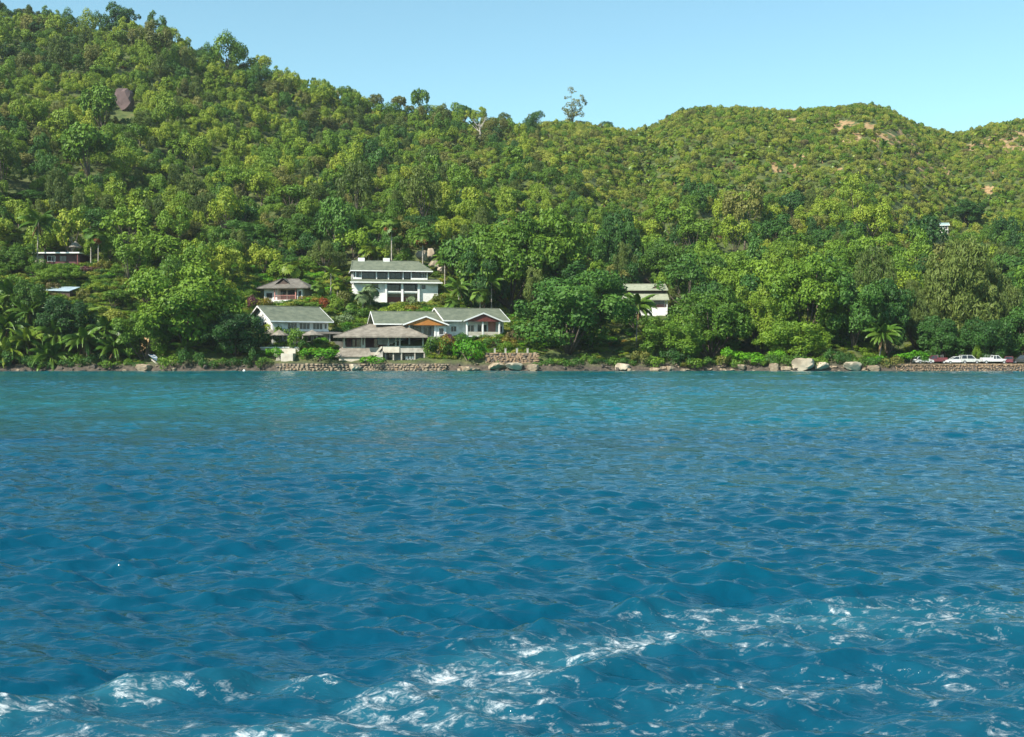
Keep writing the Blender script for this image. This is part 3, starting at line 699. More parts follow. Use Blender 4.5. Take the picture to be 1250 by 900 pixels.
def posts(root, xs, y, z0, z1, w=.2, mat='trim', name='post'):
    for x in xs: box(name, mat, root, x - w / 2, x + w / 2, y - w / 2, y + w / 2, z0, z1)
def railing(root, x0, x1, y, z0, h=.95, mat='trim', step=.35, name='railing'):
    m = MB(); m.box(x0, x1, y - .04, y + .04, z0 + h - .08, z0 + h); m.box(x0, x1, y - .03, y + .03, z0 + .08, z0 + .14)
    n = max(2, int((x1 - x0) / step))
    for i in range(n + 1):
        x = x0 + .03 + (x1 - x0 - .06) * i / n; m.box(x - .025, x + .025, y - .025, y + .025, z0 + .14, z0 + h - .08)
    return m.part(name, mat, root)
def gable_roof(root, x0, x1, y0, y1, ze, zr, mat, fascia='trim', th=.14, name='roof', yr=None):
    """ridge along x; two slabs, eave and rake boards"""
    yr = (y0 + y1) / 2 if yr is None else yr; m = MB()
    m.slab([(x0, y0, ze), (x1, y0, ze), (x1, yr, zr), (x0, yr, zr)], (0, 0, th)); m.slab([(x0, yr, zr), (x1, yr, zr), (x1, y1, ze), (x0, y1, ze)], (0, 0, th))
    r = m.part(name, mat, root); f = MB()
    for x, s in ((x0, -1), (x1, 1)):
        for ya, yb in ((y0, yr), (y1, yr)):
            f.slab([(x + s * .01, ya, ze - .10), (x + s * .01, yb, zr - .10), (x + s * .01, yb, zr + th + .03), (x + s * .01, ya, ze + th + .03)], (s * .09, 0, 0))
    f.box(x0, x1, y0 - .09, y0 - .01, ze - .10, ze + th + .02); f.box(x0, x1, y1 + .01, y1 + .09, ze - .10, ze + th + .02)
    f.part('fascia', fascia, r)
    c = MB(); c.slab([(x0, yr - .18, zr + th - .03), (x1, yr - .18, zr + th - .03), (x1, yr, zr + th + .06), (x0, yr, zr + th + .06)], (0, 0, .05)); c.part('ridge_cap', mat, r)
    return r
def cross_gable(root, xc, hw, y0, yb, ze, za, roofm, infill, fascia='trim', th=.13):
    """gable facing the front with filled tympanum, its ridge running back along y"""
    m = MB(); m.slab([(xc - hw, y0, ze), (xc, y0, za), (xc, yb, za), (xc - hw, yb, ze)], (0, 0, th)); m.slab([(xc, y0, za), (xc + hw, y0, ze), (xc + hw, yb, ze), (xc, yb, za)], (0, 0, th))
    r = m.part('front_gable_roof', roofm, root); f = MB()
    for s in (-1, 1): f.slab([(xc + s * hw, y0 - .01, ze - .14), (xc, y0 - .01, za - .14), (xc, y0 - .01, za + th + .03), (xc + s * hw, y0 - .01, ze + th + .03)], (0, -.09, 0))
    f.part('fascia', fascia, r)
    k = (hw - .35) / hw; MB().slab([(xc - hw * k, y0 + .2, ze - .05), (xc + hw * k, y0 + .2, ze - .05), (xc, y0 + .2, ze - .05 + (za - ze) * k)], (0, .12, 0)).part('gable_infill', infill, root)
    return r
def hip_roof(root, x0, x1, y0, y1, ze, zr, ins, mat, th=.16, name='roof', fascia=None, insr=None):
    yr = (y0 + y1) / 2; a, b = x0 + ins, x1 - (ins if insr is None else insr); m = MB()
    V = [(x0, y0, ze), (x1, y0, ze), (x1, y1, ze), (x0, y1, ze), (a, yr, zr), (b, yr, zr)]
    m.add(V + [(p[0], p[1], p[2] - th) for p in V[:4]], [(0, 1, 5, 4), (1, 2, 5), (2, 3, 4, 5), (3, 0, 4), (9, 8, 7, 6), (0, 6, 7, 1), (1, 7, 8, 2), (2, 8, 9, 3), (3, 9, 6, 0)])
    r = m.part(name, mat, root)
    h = MB()
    for p, q in ((V[0], V[4]), (V[1], V[5]), (V[4], V[5])): h.bar(Vector(p) + Vector((0, 0, .04)), Vector(q) + Vector((0, 0, .04)), .22, .10)
    h.part('hip_cap', mat, r)
    if fascia:
        f = MB(); f.box(x0 - .06, x1 + .06, y0 - .07, y0 - .005, ze - th - .06, ze + .02); f.box(x0 - .07, x0 - .005, y0, y1, ze - th - .06, ze + .02); f.box(x1 + .005, x1 + .07, y0, y1, ze - th - .06, ze + .02); f.part('fascia', fascia, r)
    return r

# --- two-storey villa at the top of the garden
h = thing('villa', 'large white two storey villa with green roof and column veranda above the garden', 'house', SITE['A'], R(10))
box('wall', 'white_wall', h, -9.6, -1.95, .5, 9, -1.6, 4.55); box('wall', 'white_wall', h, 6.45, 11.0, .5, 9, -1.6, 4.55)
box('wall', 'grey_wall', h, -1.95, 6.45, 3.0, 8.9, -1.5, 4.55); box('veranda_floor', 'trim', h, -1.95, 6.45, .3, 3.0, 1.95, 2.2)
box('undercroft_wall', 'red_wood', h, -1.94, 6.44, 2.4, 2.9, -1.5, 1.2)
posts(h, (-1.75, 2.2, 6.2), .15, -2.0, 4.5, .5, name='column')
for x0, x1 in ((-1.5, 1.9), (2.6, 5.9)): box('railing', 'trim', h, x0, x1, .1, .2, 2.2, 2.5)
for x0, x1 in ((-1.3, 1.9), (2.5, 5.9)): window(h, x0, x1, 2.3, 4.3, 3.0, 'dark_wood', 2, name='glass_door')
window(h, -5.2, -3.6, 3.3, 4.3, .5, 'dark_wood'); window(h, 7.0, 7.9, 3.1, 4.1, .5, 'dark_wood', 0)
r = MB(); r.slab([(-10.4, -.9, 4.5), (11.9, -.9, 4.5), (11.0, 3.4, 5.7), (-9.8, 3.4, 5.7)], (0, 0, .14)); rr = r.part('skirt_roof', 'roof_green', h)
MB().box(-10.45, 11.95, -1.0, -.92, 4.4, 4.68).part('fascia', 'trim', rr)
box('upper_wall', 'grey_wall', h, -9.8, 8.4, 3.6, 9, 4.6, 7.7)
for x0, x1 in ((-7.4, -4.2), (-3.6, -1.4), (-.5, 2.2), (3.0, 4.4), (4.8, 7.0)): window(h, x0, x1, 5.75, 7.45, 3.6, 'dark_wood', 1, name='glass_door')
window(h, -9.5, -8.0, 5.9, 7.4, 3.6, 'trim'); window(h, 7.4, 8.1, 6.1, 7.2, 3.6, 'trim', 0)
posts(h, (-9.0, -7.6, -3.9, -1.0, 2.6, 4.6, 8.5), 2.2, 5.3, 7.5, .22)
box('balcony_parapet', 'trim', h, 4.7, 8.6, 2.05, 2.2, 5.35, 5.85); box('balcony_parapet', 'trim', h, -9.6, -7.7, 2.05, 2.2, 5.35, 5.85)
hip_roof(h, -10.2, 9.8, 1.2, 11, 7.55, 10.3, .6, 'roof_green', fascia='trim', insr=3.2)
for x, n in ((-7.4, 'water_tank'), (-1.2, 'water_tank')): box(n, 'trim', h, x - .8, x + .8, 5.7, 6.5, 9.95, 10.95)

# --- upper bungalow with brown hipped roof
h = thing('bungalow', 'cream bungalow with brown hipped roof and pink balcony on the slope', 'house', SITE['B'], R(-8))
box('wall', 'cream_wall', h, -4.8, 4.6, 1.6, 8, -2.6, 3.3); box('base_wall', 'white_wall', h, -5.0, -1.8, .8, 1.6, -2.0, 3.3); box('end_wall', 'white_wall', h, 3.2, 4.5, .5, 1.6, -2.4, 3.3)
box('balcony_floor', 'white_wall', h, -2.2, 3.1, -.2, 1.6, -.15, .55); railing(h, -2.1, 3.0, -.1, .55, 1.1, 'pink_wall', .3)
for x0, x1 in ((-1.2, .2), (.5, 2.7)): window(h, x0, x1, .6, 2.9, 1.6, 'dark_wood', 1, name='glass_door')
window(h, -4.4, -3.0, 1.0, 2.2, .8, 'dark_wood'); window(h, 3.4, 4.3, .9, 2.7, .5, 'trim', 0); window(h, 3.4, 4.3, -1.8, -.6, .5, 'trim', 0)
posts(h, (-2.1, 3.0), -.1, .55, 3.2, .2, 'pink_wall'); box('undercroft_shade_panel', 'dark_wood', h, -1.4, 2.8, 1.55, 1.58, -2.0, -.4)  # flat dark panel on the wall stands in for undercroft shade
posts(h, (-2.0, .6, 2.9), .2, -2.4, -.15, .3, 'white_wall', 'pillar')
hip_roof(h, -6.2, 6.4, -1.0, 9.4, 3.35, 5.7, 4.1, 'roof_brown')
g_ = MB(); g_.add([(-2.4, .9, 4.25), (1.4, .9, 4.25), (-.5, .9, 5.75), (-2.4, 4.2, 4.25), (1.4, 4.2, 4.25), (-.5, 4.2, 5.75)], [(0, 3, 5, 2), (1, 2, 5, 4)]); g_.part('gablet', 'roof_brown', h)
MB().slab([(-1.8, 1.25, 4.3), (.8, 1.25, 4.3), (-.5, 1.25, 5.35)], (0, .1, 0)).part('gablet_vent', 'dark_wood', h)

# --- white house with long green gabled roof
h = thing('gabled_house', 'white gable ended house with wide green roof behind the bright shoreline hedge', 'house', SITE['C'], R(33))
box('wall', 'white_wall', h, -7.0, 5.9, -4.4, 8, -1.4, 4.3); MB().slab([(-7.0, -4.4, 4.3), (-7.0, 8, 4.3), (-7.0, 1.8, 7.2)], (.15, 0, 0)).part('gable_wall', 'white_wall', h); MB().slab([(5.75, -4.4, 4.3), (5.75, 8, 4.3), (5.75, 1.8, 7.2)], (.15, 0, 0)).part('gable_wall', 'white_wall', h)
gable_roof(h, -7.9, 6.6, -5.6, 9.2, 3.95, 7.35, 'roof_green')
for x0, x1 in ((-3.6, -1.4), (-.9, 1.6), (2.2, 4.6)): window(h, x0, x1, 2.35, 3.8, -4.4, 'trim', 2)
window(h, 4.9, 5.6, 2.5, 3.7, -4.4, 'trim', 0); window(h, -1.5, .8, 2.4, 4.0, 1.6, 'trim', 1, side=-7.0)
box('sill_band', 'trim', h, -4.2, 5.9, -4.75, -4.41, 1.95, 2.2)
r = MB(); r.slab([(-1.5, -7.4, 1.35), (8.4, -7.4, 1.35), (8.4, -4.4, 1.9), (-1.5, -4.4, 1.9)], (0, 0, .13)); r.part('porch_roof', 'roof_brown', h)
posts(h, (-1.2, 2.0, 5.0, 8.1), -7.1, -1.2, 1.36, .2, 'concrete'); window(h, -.5, 1.8, -1.0, 1.2, -4.4, 'dark_wood', 1, name='glass_door'); window(h, 2.6, 4.8, -1.0, 1.2, -4.4, 'dark_wood', 1, name='glass_door')
box('terrace_wall', 'concrete', h, -3.5, 8.6, -7.6, -7.35, -1.6, -.2)

# --- thatched restaurant pavilion on posts
h = thing('thatched_pavilion', 'open waterfront pavilion with broad grey thatched roof, balcony and stair on posts', 'house', SITE['D'], R(0))
hip_roof(h, -9.9, 9.9, -2.4, 12, 2.95, 5.65, 6.5, 'thatch', .3)
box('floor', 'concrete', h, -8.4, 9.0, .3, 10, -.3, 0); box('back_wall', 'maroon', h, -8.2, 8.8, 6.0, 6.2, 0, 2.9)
box('balcony_front', 'cream_wall', h, .3, 3.8, -.9, -.6, -.45, .95); box('balcony_front', 'concrete', h, 3.8, 9.2, -.7, -.4, -.45, .95); box('balcony_floor', 'concrete', h, .3, 9.2, -.6, .3, -.45, -.2)
posts(h, (-7.9, -4.2, -3.6, 1.4, 3.0, 3.8, 8.7), -.1, 0, 2.9, .3, 'cream_wall', 'pillar')
box('low_wall', 'cream_wall', h, -8.4, -4.4, -.1, .15, 0, .75)
box('low_wall', 'cream_wall', h, -3.3, -.4, .0, .25, -1.0, .6)
MB().slab([(-4.4, -.3, 1.2), (-3.9, -.3, 1.2), (-2.2, -.3, -.9), (-3.0, -.3, -.9)], (0, .35, 0)).part('buttress', 'cream_wall', h)
s = MB()
for i in range(8): s.box(-1.5 + i * .24, -1.26 + i * .24, -1.9, -.9, -2.2, -1.55 + i * .2)
s.part('stair', 'concrete', h); MB().slab([(-2.0, -2.0, -1.6), (-1.75, -2.0, -1.6), (.3, -2.0, .55), (.3, -2.0, .9), (-.1, -2.0, .75)], (0, .1, 0)).part('stair_parapet', 'cream_wall', h)
posts(h, (.8, 2.5, 4.2, 7.0, 9.0), -.4, -2.7, -.45, .28, 'concrete', 'pier'); box('undercroft_wall', 'grey_wall', h, .4, 9.0, 2.4, 2.6, -2.6, -.3)
window(h, 1.0, 2.4, -2.2, -.6, 2.4, 'dark_wood'); window(h, 4.4, 6.6, -2.2, -.6, 2.4, 'dark_wood', 2)
for i, x in enumerate((-6.8, -5.6, -1.8, .8, 2.2, 5.2, 7.2)):
    window(h, x - .55, x + .55, .2, 2.5, 6.0, 'red_wood', 0, name='shutter')
for i, (x, y) in enumerate(((-6.4, 1.6), (-2.0, 2.0), (2.2, 1.6), (5.0, 1.2), (7.2, 1.6))):
    t = thing('dining_table', 'dark wooden dining table under the grey thatched roof', 'table', SITE['D'] + Vector((x, y, 0)), 0, 'pavilion dining tables')
    box('table_top', 'dark_wood', t, -.6, .6, -.45, .45, .70, .76)
    for sx in (-.5, .5):
        for sy in (-.35, .35): box('leg', 'dark_wood', t, sx - .04, sx + .04, sy - .04, sy + .04, 0, .70)
for i, x in enumerate((5.2, 5.9, 6.5)):
    t = thing('garden_chair', 'pale plastic chair under the pavilion balcony', 'chair', SITE['D'] + Vector((x, .4, -2.2)), 0, 'chairs below the pavilion')
    box('seat', 'trim', t, -.24, .24, -.24, .24, .40, .45); box('backrest', 'trim', t, -.24, .24, .20, .25, .45, .95)
    for sx in (-.2, .2):
        for sy in (-.2, .2): box('leg', 'trim', t, sx - .025, sx + .025, sy - .025, sy + .025, 0, .40)
h = thing('lean_to_roof', 'low grey sloping roof beside the pavilion stair above the sea wall', 'roof', at(431, 437, 256))
MB().slab([(-3.6, -1.2, .15), (4.0, -1.2, .15), (3.2, 1.8, 1.9), (-3.0, 1.8, 1.9)], (0, 0, .14)).part('roof', 'thatch', h)
box('wall', 'cream_wall', h, -2.8, 3.3, -.9, 1.6, -1.2, .12)

# --- middle house: orange gable
h = thing('orange_gable_house', 'white house with green roof and orange wooden gable behind the pavilion', 'house', SITE['E'], R(14))
box('wall', 'white_wall', h, -8.2, 6.6, -2.6, 6, -1.6, 2.9); gable_roof(h, -9.2, 7.2, -4.4, 7.4, 2.7, 5.5, 'roof_green')
MB().slab([(-8.2, -2.6, 2.9), (-8.2, 6, 2.9), (-8.2, 1.5, 4.9)], (.15, 0, 0)).part('gable_wall', 'white_wall', h)
cross_gable(h, 1.6, 5.0, -6.4, 1.0, 2.55, 4.35, 'roof_green', 'orange_wood')
box('room_wall', 'white_wall', h, 3.9, 6.2, -5.4, -2.6, -1.6, 2.6); window(h, 4.5, 5.7, .5, 2.0, -5.4, 'trim', 0); box('corner_post', 'trim', h, 3.55, 3.88, -5.5, -5.2, -1.6, 2.6); box('corner_post', 'trim', h, -2.0, -1.7, -5.5, -5.2, -1.6, 2.6)
window(h, -.6, 1.2, .3, 2.3, -2.6, 'dark_wood'); window(h, 1.6, 3.4, .3, 2.3, -2.6, 'trim', 1); window(h, -6.5, -4.6, .4, 1.9, -2.6, 'trim')
r = MB(); r.slab([(2.2, -7.2, -.5), (7.2, -7.2, -.5), (7.2, -5.42, .0), (2.2, -5.42, .0)], (0, 0, .13)); r.part('porch_roof', 'roof_green', h); posts(h, (2.4, 7.0), -7.0, -2.4, -.5, .18)

# --- right-hand house: red gable and balcony
h = thing('red_gable_house', 'white house with green roof, dark red front gable and balcony above the stone wall', 'house', SITE['F'], R(20))
box('wall', 'white_wall', h, -6.6, 6.6, -5.2, 6, -1.8, 3.2); gable_roof(h, -7.6, 7.6, -6.6, 7.4, 3.05, 5.95, 'roof_green')
MB().slab([(-6.6, -5.2, 3.2), (-6.6, 6, 3.2), (-6.6, .4, 5.6)], (.15, 0, 0)).part('gable_wall', 'white_wall', h)
cross_gable(h, 1.0, 4.5, -8.0, 0.0, 3.0, 4.75, 'roof_green', 'red_wood')
box('balcony_floor', 'trim', h, -2.7, 4.9, -7.5, -5.21, -.35, -.1); box('balcony_front', 'cream_wall', h, -2.6, 4.8, -7.5, -7.35, -.1, .75)
posts(h, (-2.6, 1.0, 4.8), -7.42, -.6, 2.95, .3); posts(h, (-2.4, 4.6), -7.2, -2.4, -.35, .3, 'white_wall', 'pillar')
box('pink_panel', 'pink_wall', h, 3.0, 4.7, -5.3, -5.21, -.1, 3.0); window(h, -2.0, -.2, .0, 2.3, -5.2, 'trim', 1, name='glass_door'); window(h, .6, 2.6, .0, 2.3, -5.2, 'dark_wood', 1, name='glass_door')
window(h, 5.2, 6.3, .6, 2.1, -5.2, 'trim', 0); window(h, -5.6, -4.2, .7, 2.0, -5.2, 'trim', 1)
MB().slab([(-6.9, -6.2, -1.6), (-6.9, 6.2, -1.6), (-6.9, 6.2, .2), (-6.9, -6.2, .0)], (.2, 0, 0)).part('side_plinth', 'white_wall', h)
h = thing('ramp_wall', 'short sloping white ramp wall at the corner of the red gabled house', 'wall', at(622, 409, 272), R(8))
MB().slab([(-1.2, 0, .6), (1.6, 0, -.9), (1.6, 0, -2.6), (-1.2, 0, -2.6)], (0, .3, 0)).part('wall', 'white_wall', h); MB().slab([(-1.2, -.04, .6), (1.6, -.04, -.9), (1.6, -.04, -.75), (-1.2, -.04, .75)], (0, .38, 0)).part('coping', 'trim', h)

# --- house with the two-tier pale roof in the trees
h = thing('two_tier_house', 'house with two tier pale green roof between the big shore trees', 'house', SITE['G'], R(-2))
box('wall', 'white_wall', h, -5.0, 5.0, 1.5, 8, -1.5, 4.3); box('balcony_front', 'white_wall', h, -5.3, 5.3, -.2, .1, -1.2, 1.5); box('balcony_floor', 'white_wall', h, -5.3, 5.3, .1, 1.5, 1.2, 1.45)
railing(h, -5.2, 5.2, .0, 1.5, .7, 'red_wood', .35); posts(h, (-5.2, -1.8, 1.8, 5.2), .0, 1.5, 3.3, .2)
for x in (-3.4, 0, 3.4): window(h, x - 1.2, x + 1.2, 1.5, 3.2, 1.5, 'dark_wood', 1, name='glass_door')
r = MB(); r.slab([(-5.9, -.9, 3.2), (5.7, -.9, 3.2), (5.5, 3.0, 5.15), (-5.7, 3.0, 5.15)], (0, 0, .15)); r.part('lower_roof', 'roof_pale', h); box('dark_gap_fill', 'dark_wood', h, -5.2, 5.2, 2.7, 7, 5.2, 5.75)  # dark box stands in for the shade in the gap between the roofs
hip_roof(h, -5.6, 5.6, 1.6, 9, 5.85, 7.5, .5, 'roof_pale')
MB().add([(1.6, 2.4, 6.25), (4.0, 2.4, 6.25), (2.8, 2.4, 7.0), (1.6, 4.6, 6.4), (4.0, 4.6, 6.4), (2.8, 4.6, 7.0)], [(0, 2, 5, 3), (1, 4, 5, 2)]).part('gablet', 'roof_pale', h); MB().slab([(1.9, 2.5, 6.25), (3.7, 2.5, 6.25), (2.8, 2.5, 6.85)], (0, .08, 0)).part('gablet_vent', 'dark_wood', h)

# --- little hut high on the right slope
h = thing('hillside_hut', 'tiny hut with pale teal roof high among the trees on the slope', 'hut', SITE['H'], R(-8), sc=(.85, .85, .8))
box('wall', 'white_wall', h, -1.2, 1.5, 0, 3, -1.5, 2.2); gable_roof(h, -2.1, 2.0, -.6, 3.6, 2.1, 3.3, 'roof_teal'); window(h, .2, 1.2, .4, 1.8, 0, 'pink_wall', 0, name='door')

# --- house with flat white roof edge on the left slope, its neighbours
h = thing('flat_roofed_house', 'low maroon house with a thin flat white roof on the left slope', 'house', SITE['I'], R(-3))
box('wall', 'maroon', h, -5.6, 5.6, .8, 7, -1.8, 2.3); box('roof', 'trim', h, -6.5, 6.2, -.8, 8, 2.45, 2.75); box('wall_panel', 'cream_wall', h, -6.0, -3.2, .3, .8, -1.8, 2.2)
window(h, -2.4, -.4, .6, 2.0, .8, 'trim'); window(h, .6, 2.4, .6, 2.0, .8, 'dark_wood'); posts(h, (-6.2, 5.6), -.4, -1.8, 2.45, .18, 'red_wood')
h = thing('low_shed', 'low shed with pale blue metal roof below the flat roofed house', 'shed', hit(74, 362), R(-24))
MB().slab([(-4.6, -1.6, 1.4), (4.2, -1.6, 1.0), (4.2, 1.8, 2.1), (-4.6, 1.8, 2.4)], (0, 0, .1)).part('roof', 'metal_blue', h); box('wall', 'dark_wood', h, -4.2, 3.8, -1.1, 1.6, -1.2, 1.0)
def parasol(label, base, w, hgt, mat, group=None, name='thatch_umbrella'):
    t = thing(name, label, 'umbrella', base, 0, group); box('pole', 'dark_wood', t, -.06, .06, -.06, .06, -.3, hgt * .9); m = MB(); n = 8
    ring = [(math.cos(i * math.pi / 4) * w / 2, math.sin(i * math.pi / 4) * w / 2, hgt * .62) for i in range(n)]
    m.add(ring + [(0, 0, hgt)] + [(x * .97, y * .97, z - .14) for x, y, z in ring] + [(0, 0, hgt - .2)], [(i, (i + 1) % n, n) for i in range(n)] + [(n + 1 + i, 2 * n + 1, n + 1 + (i + 1) % n) for i in range(n)] + [(i, n + 1 + i, n + 1 + (i + 1) % n, (i + 1) % n) for i in range(n)])
    m.part('canopy', mat, t)
    for i in range(0, n, 2): MB().bar((0, 0, hgt * .58), Vector(ring[i]) * .85 + Vector((0, 0, .05)), .05).part('rib', 'dark_wood', t)
    return t
parasol('pale thatched garden umbrella beside the flat roofed house', at(92, 314, 302), 3.4, 4.0, 'thatch')
parasol('small thatched umbrella at the left end of the garden terrace', at(341, 421, 259.5), 4.2, 3.2, 'thatch')
parasol('wide low thatched umbrella in front of the gabled house porch', at(381, 420, 259), 5.0, 3.0, 'thatch')
parasol('thatched umbrella among the shrubs beside the pavilion', at(331, 417, 261), 3.2, 2.8, 'thatch')

# ------------------------------------------------------------------ rocks and sea walls
def rock_np(seed, sub=2, flat=.62):
    import bmesh
    bm = bmesh.new(); bmesh.ops.create_icosphere(bm, subdivisions=sub, radius=1); g = random.Random(seed)
    ax = [Vector((g.gauss(0, 1), g.gauss(0, 1), g.gauss(0, 1))).normalized() for _ in range(9)]; off = [g.uniform(.42, .8) for _ in ax]; ax.append(Vector((.1, .1, 1)).normalized()); off.append(.62)
    for v in bm.verts:
        d = v.co.normalized(); r = 1.0
        for a, o in zip(ax, off):
            c = d.dot(a)
            if c > .05: r = min(r, o / c)
        r = r * .92 + .06; r *= 1 + .06 * math.sin(d.x * 7 + seed) * math.sin(d.y * 8 + seed) + .03 * math.sin(d.z * 17 + d.x * 13 + seed); v.co = d * r; v.co.z *= flat
    me = bpy.data.meshes.new('rock'); bm.to_mesh(me); bm.free(); me.shade_smooth(); me.set_sharp_from_angle(angle=R(24)); return me
RK = {}
for mt in ('rock', 'rock_dark', 'rock_pale', 'stone_rust', 'rock_purple'):
    for i in range(5):
        me = rock_np(i * 3 + 1, 3, [.62, .75, .55, .7, .85][i]); me.materials.append(M[mt]); RK[mt, i] = me
def rock(name, label, p, w, hh, dpt, mat, i, group=None, parent=None, rz=None):
    o = link(name, RK[mat, i % 5], parent, p); o.rotation_euler = (0, 0, random.uniform(0, 6.28) if rz is None else rz); o.scale = (w / 2, dpt / 2, hh / 2 / .68)
    if label: tag(o, label, 'rock', group)
    return o
for k, (px, py, w, hgt, mat, lab) in enumerate([(760, 447, 18, 14, 'rock_pale', 'lone pale rounded boulder at the waterline under the big shore tree'), (983, 444, 34, 17, 'rock_pale', 'largest pale boulder of the shore below the dark trees'),
        (1002, 446, 22, 15, 'rock_pale', 'pale boulder leaning on the largest shore boulder'), (1040, 446, 30, 16, 'rock_pale', 'broad flat topped pale boulder beside the coconut palm'), (944, 448, 17, 11, 'rock', 'rounded grey brown boulder at the water edge below the dark trees'),
        (960, 449, 14, 9, 'rock', 'low brown stone wedged beside the rounded grey brown boulder'), (432, 448, 24, 10, 'rock_pale', 'smooth pale boulder set against the stones of the sea wall'), (605, 446, 26, 13, 'rock', 'brown boulder at the foot of the rough stone wall'), (628, 446, 30, 13, 'rock_pale', 'pale angular boulder below the fence posts'),
        (650, 448, 20, 9, 'rock', 'low brown boulder where the stone wall ends'), (22, 451, 5, 4, 'rock', 'small brown stone under the coconut palms'), (572, 450, 34, 8, 'rock', 'long low shelf of brown rock below the bright green bush'), (250, 447, 6, 8, 'rock_dark', 'dark stone under the overhanging dark tree'),
        (212, 450, 11, 6, 'rock', 'small brown boulder at the foot of the slipway'), (175, 448, 26, 9, 'rock', 'brown rock ledge beside the slipway'), (800, 450, 14, 7, 'rock', 'brown stone under the bright green shore tree'), (818, 449, 14, 7, 'rock', 'grey brown stone next to the one under the bright green shore tree'), (838, 451, 10, 5, 'rock', 'small stone near the yellow flowering shore plant'), (905, 447, 16, 9, 'rock', 'brown boulder below the lime green shore shrubs'), (1065, 449, 22, 8, 'rock', 'low brown boulder between the palm and the road wall')]):
    Y = float(shore(px)) + .2; p = at(px, py, Y); s = Y / F; rock('boulder', lab, (p.x, p.y, max(.0, p.z - .15)), w * s * 1.05, hgt * s * 1.15, w * s * .8, mat, k, None, None, random.uniform(-.4, .4))
for k in range(150):                                         # small shore stones along the waterline
    px = random.uniform(-30, 1085)
    if 335 < px < 545: continue
    Y = float(shore(px)) + random.uniform(-.6, 1.6); x = (px - 625) / F * Y; w = random.uniform(.6, 1.7); dark = 200 < px < 330 or px < 150 or 690 < px < 760 or random.random() < .35  # dark rock under the trees carries their shade; others are dark at random
    near = next(m for l, m in ((60, 'below the low arching palm'), (150, 'below the palms at the bank edge'), (215, 'around the slipway'), (275, 'under the huge dome tree'), (336, 'under the dark leaning tree'), (600, 'between the sea wall and the retaining wall'), (660, 'at the foot of the retaining wall'), (775, 'under the dense waterside tree'), (860, 'under the bright round shore tree'), (935, 'below the lime green shore shrubs'), (1010, 'around the largest pale boulder'), (9999, 'around the flat topped pale boulder')) if px < l)
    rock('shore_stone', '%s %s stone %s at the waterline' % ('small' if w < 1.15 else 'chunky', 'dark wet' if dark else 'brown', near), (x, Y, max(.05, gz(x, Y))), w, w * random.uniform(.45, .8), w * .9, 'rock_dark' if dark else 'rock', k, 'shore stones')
rock('hill_boulder', 'big purple brown boulder showing on the upper left hillside', BOULD + Vector((0, -1.5, 2.6)), 9.5, 8.5, 8, 'rock_purple', 4, None, None, .4)
def stone_wall(name, label, px0, px1, z0, z1, row, mat, yoff=0.0, cap=None, batter=.5, back='concrete', stuff=False, sw=1.0):
    t = thing(name, label, 'wall', (0, 0, 0)); core = MB(); seg = []; n = max(2, int((px1 - px0) / 8)); joined = []
    for i in range(n + 1):
        px = px0 + (px1 - px0) * i / n; Y = float(shore(px)) + yoff; seg.append(((px - 625) / F * Y, Y))
    for (xa, ya), (xb, yb) in zip(seg[:-1], seg[1:]):
        core.add([(xa, ya, z0), (xb, yb, z0), (xb, yb + batter, z1), (xa, ya + batter, z1), (xa, ya + 2.5, z0), (xb, yb + 2.5, z0), (xb, yb + 2.5, z1 - .02), (xa, ya + 2.5, z1 - .02)], [(0, 1, 2, 3), (3, 2, 6, 7)])
    core.part('core', back, t)
    pts = np.array(seg); d = np.r_[0, np.cumsum(np.hypot(*np.diff(pts, axis=0).T))]; zz = z0; r = 0
    while zz < z1 - .05:
        hgt = row * random.uniform(.85, 1.15); s = random.uniform(0, .6)
        while s < d[-1]:
            w = row * random.uniform(1.0, 2.1) * sw; k = min(1.0, max(0.0, (zz - z0) / (z1 - z0))); x = np.interp(s + w / 2, d, pts[:, 0]); y = np.interp(s + w / 2, d, pts[:, 1]) + batter * k - .05 + random.uniform(-.12, .1)
            mt = mat if random.random() < .8 else random.choice(('rock', 'rock_dark', 'stone_rust'))
            if stuff: joined.append((x, y + random.uniform(-.3, .25), zz + hgt * random.uniform(.2, .8), w * random.uniform(.7, 1.5), hgt * random.uniform(.8, 1.7), random.uniform(-.8, .8), random.randrange(5)))
            else: rock('stone', None, (x, y, zz + hgt * random.uniform(.3, .7)), w * random.uniform(.95, 1.3), hgt * random.uniform(.95, 1.45), row * .9, mt, random.randrange(5), None, t, random.uniform(-.3, .3))
            s += w
        zz += hgt * .92; r += 1
    if stuff:
        base = [np.array([v.co for v in rock_np(i * 3 + 1, 1, .7).vertices]) for i in range(5)]; me1 = rock_np(1, 1, .7); fc = np.array([tuple(p.vertices) for p in me1.polygons]); Vs = []; Fs = []; o = 0
        for (x, y, z, w, hh, a, i) in joined:
            v = base[i] * np.array([w * .55, row * .45, hh * .8]); ca, sa = math.cos(a), math.sin(a); Vs.append(np.stack([v[:, 0] * ca - v[:, 1] * sa + x, v[:, 0] * sa + v[:, 1] * ca + y, v[:, 2] + z], 1)); Fs.append(fc + o); o += len(v)
        me = npmesh('stones', np.concatenate(Vs), np.concatenate(Fs), mat, None, True); tag(link('stones', me, t), kind='stuff')
    return t
stone_wall('sea_wall', 'rough brown stone sea wall below the pavilion and hedges', 336, 544, -.3, 1.5, .5, 'rock', -.2, back='rock_dark')
stone_wall('retaining_wall', 'rust brown rubble retaining wall below the red gabled house', 592, 656, 1.0, 3.7, .5, 'stone_rust', 1.9, batter=.4, back='rock_dark')
stone_wall('road_sea_wall', 'long low rust coloured stone sea wall along the parking road', 1092, 1330, -.3, 1.3, .36, 'stone_rust', -.3, stuff=True, batter=1.6, back='rock_dark')
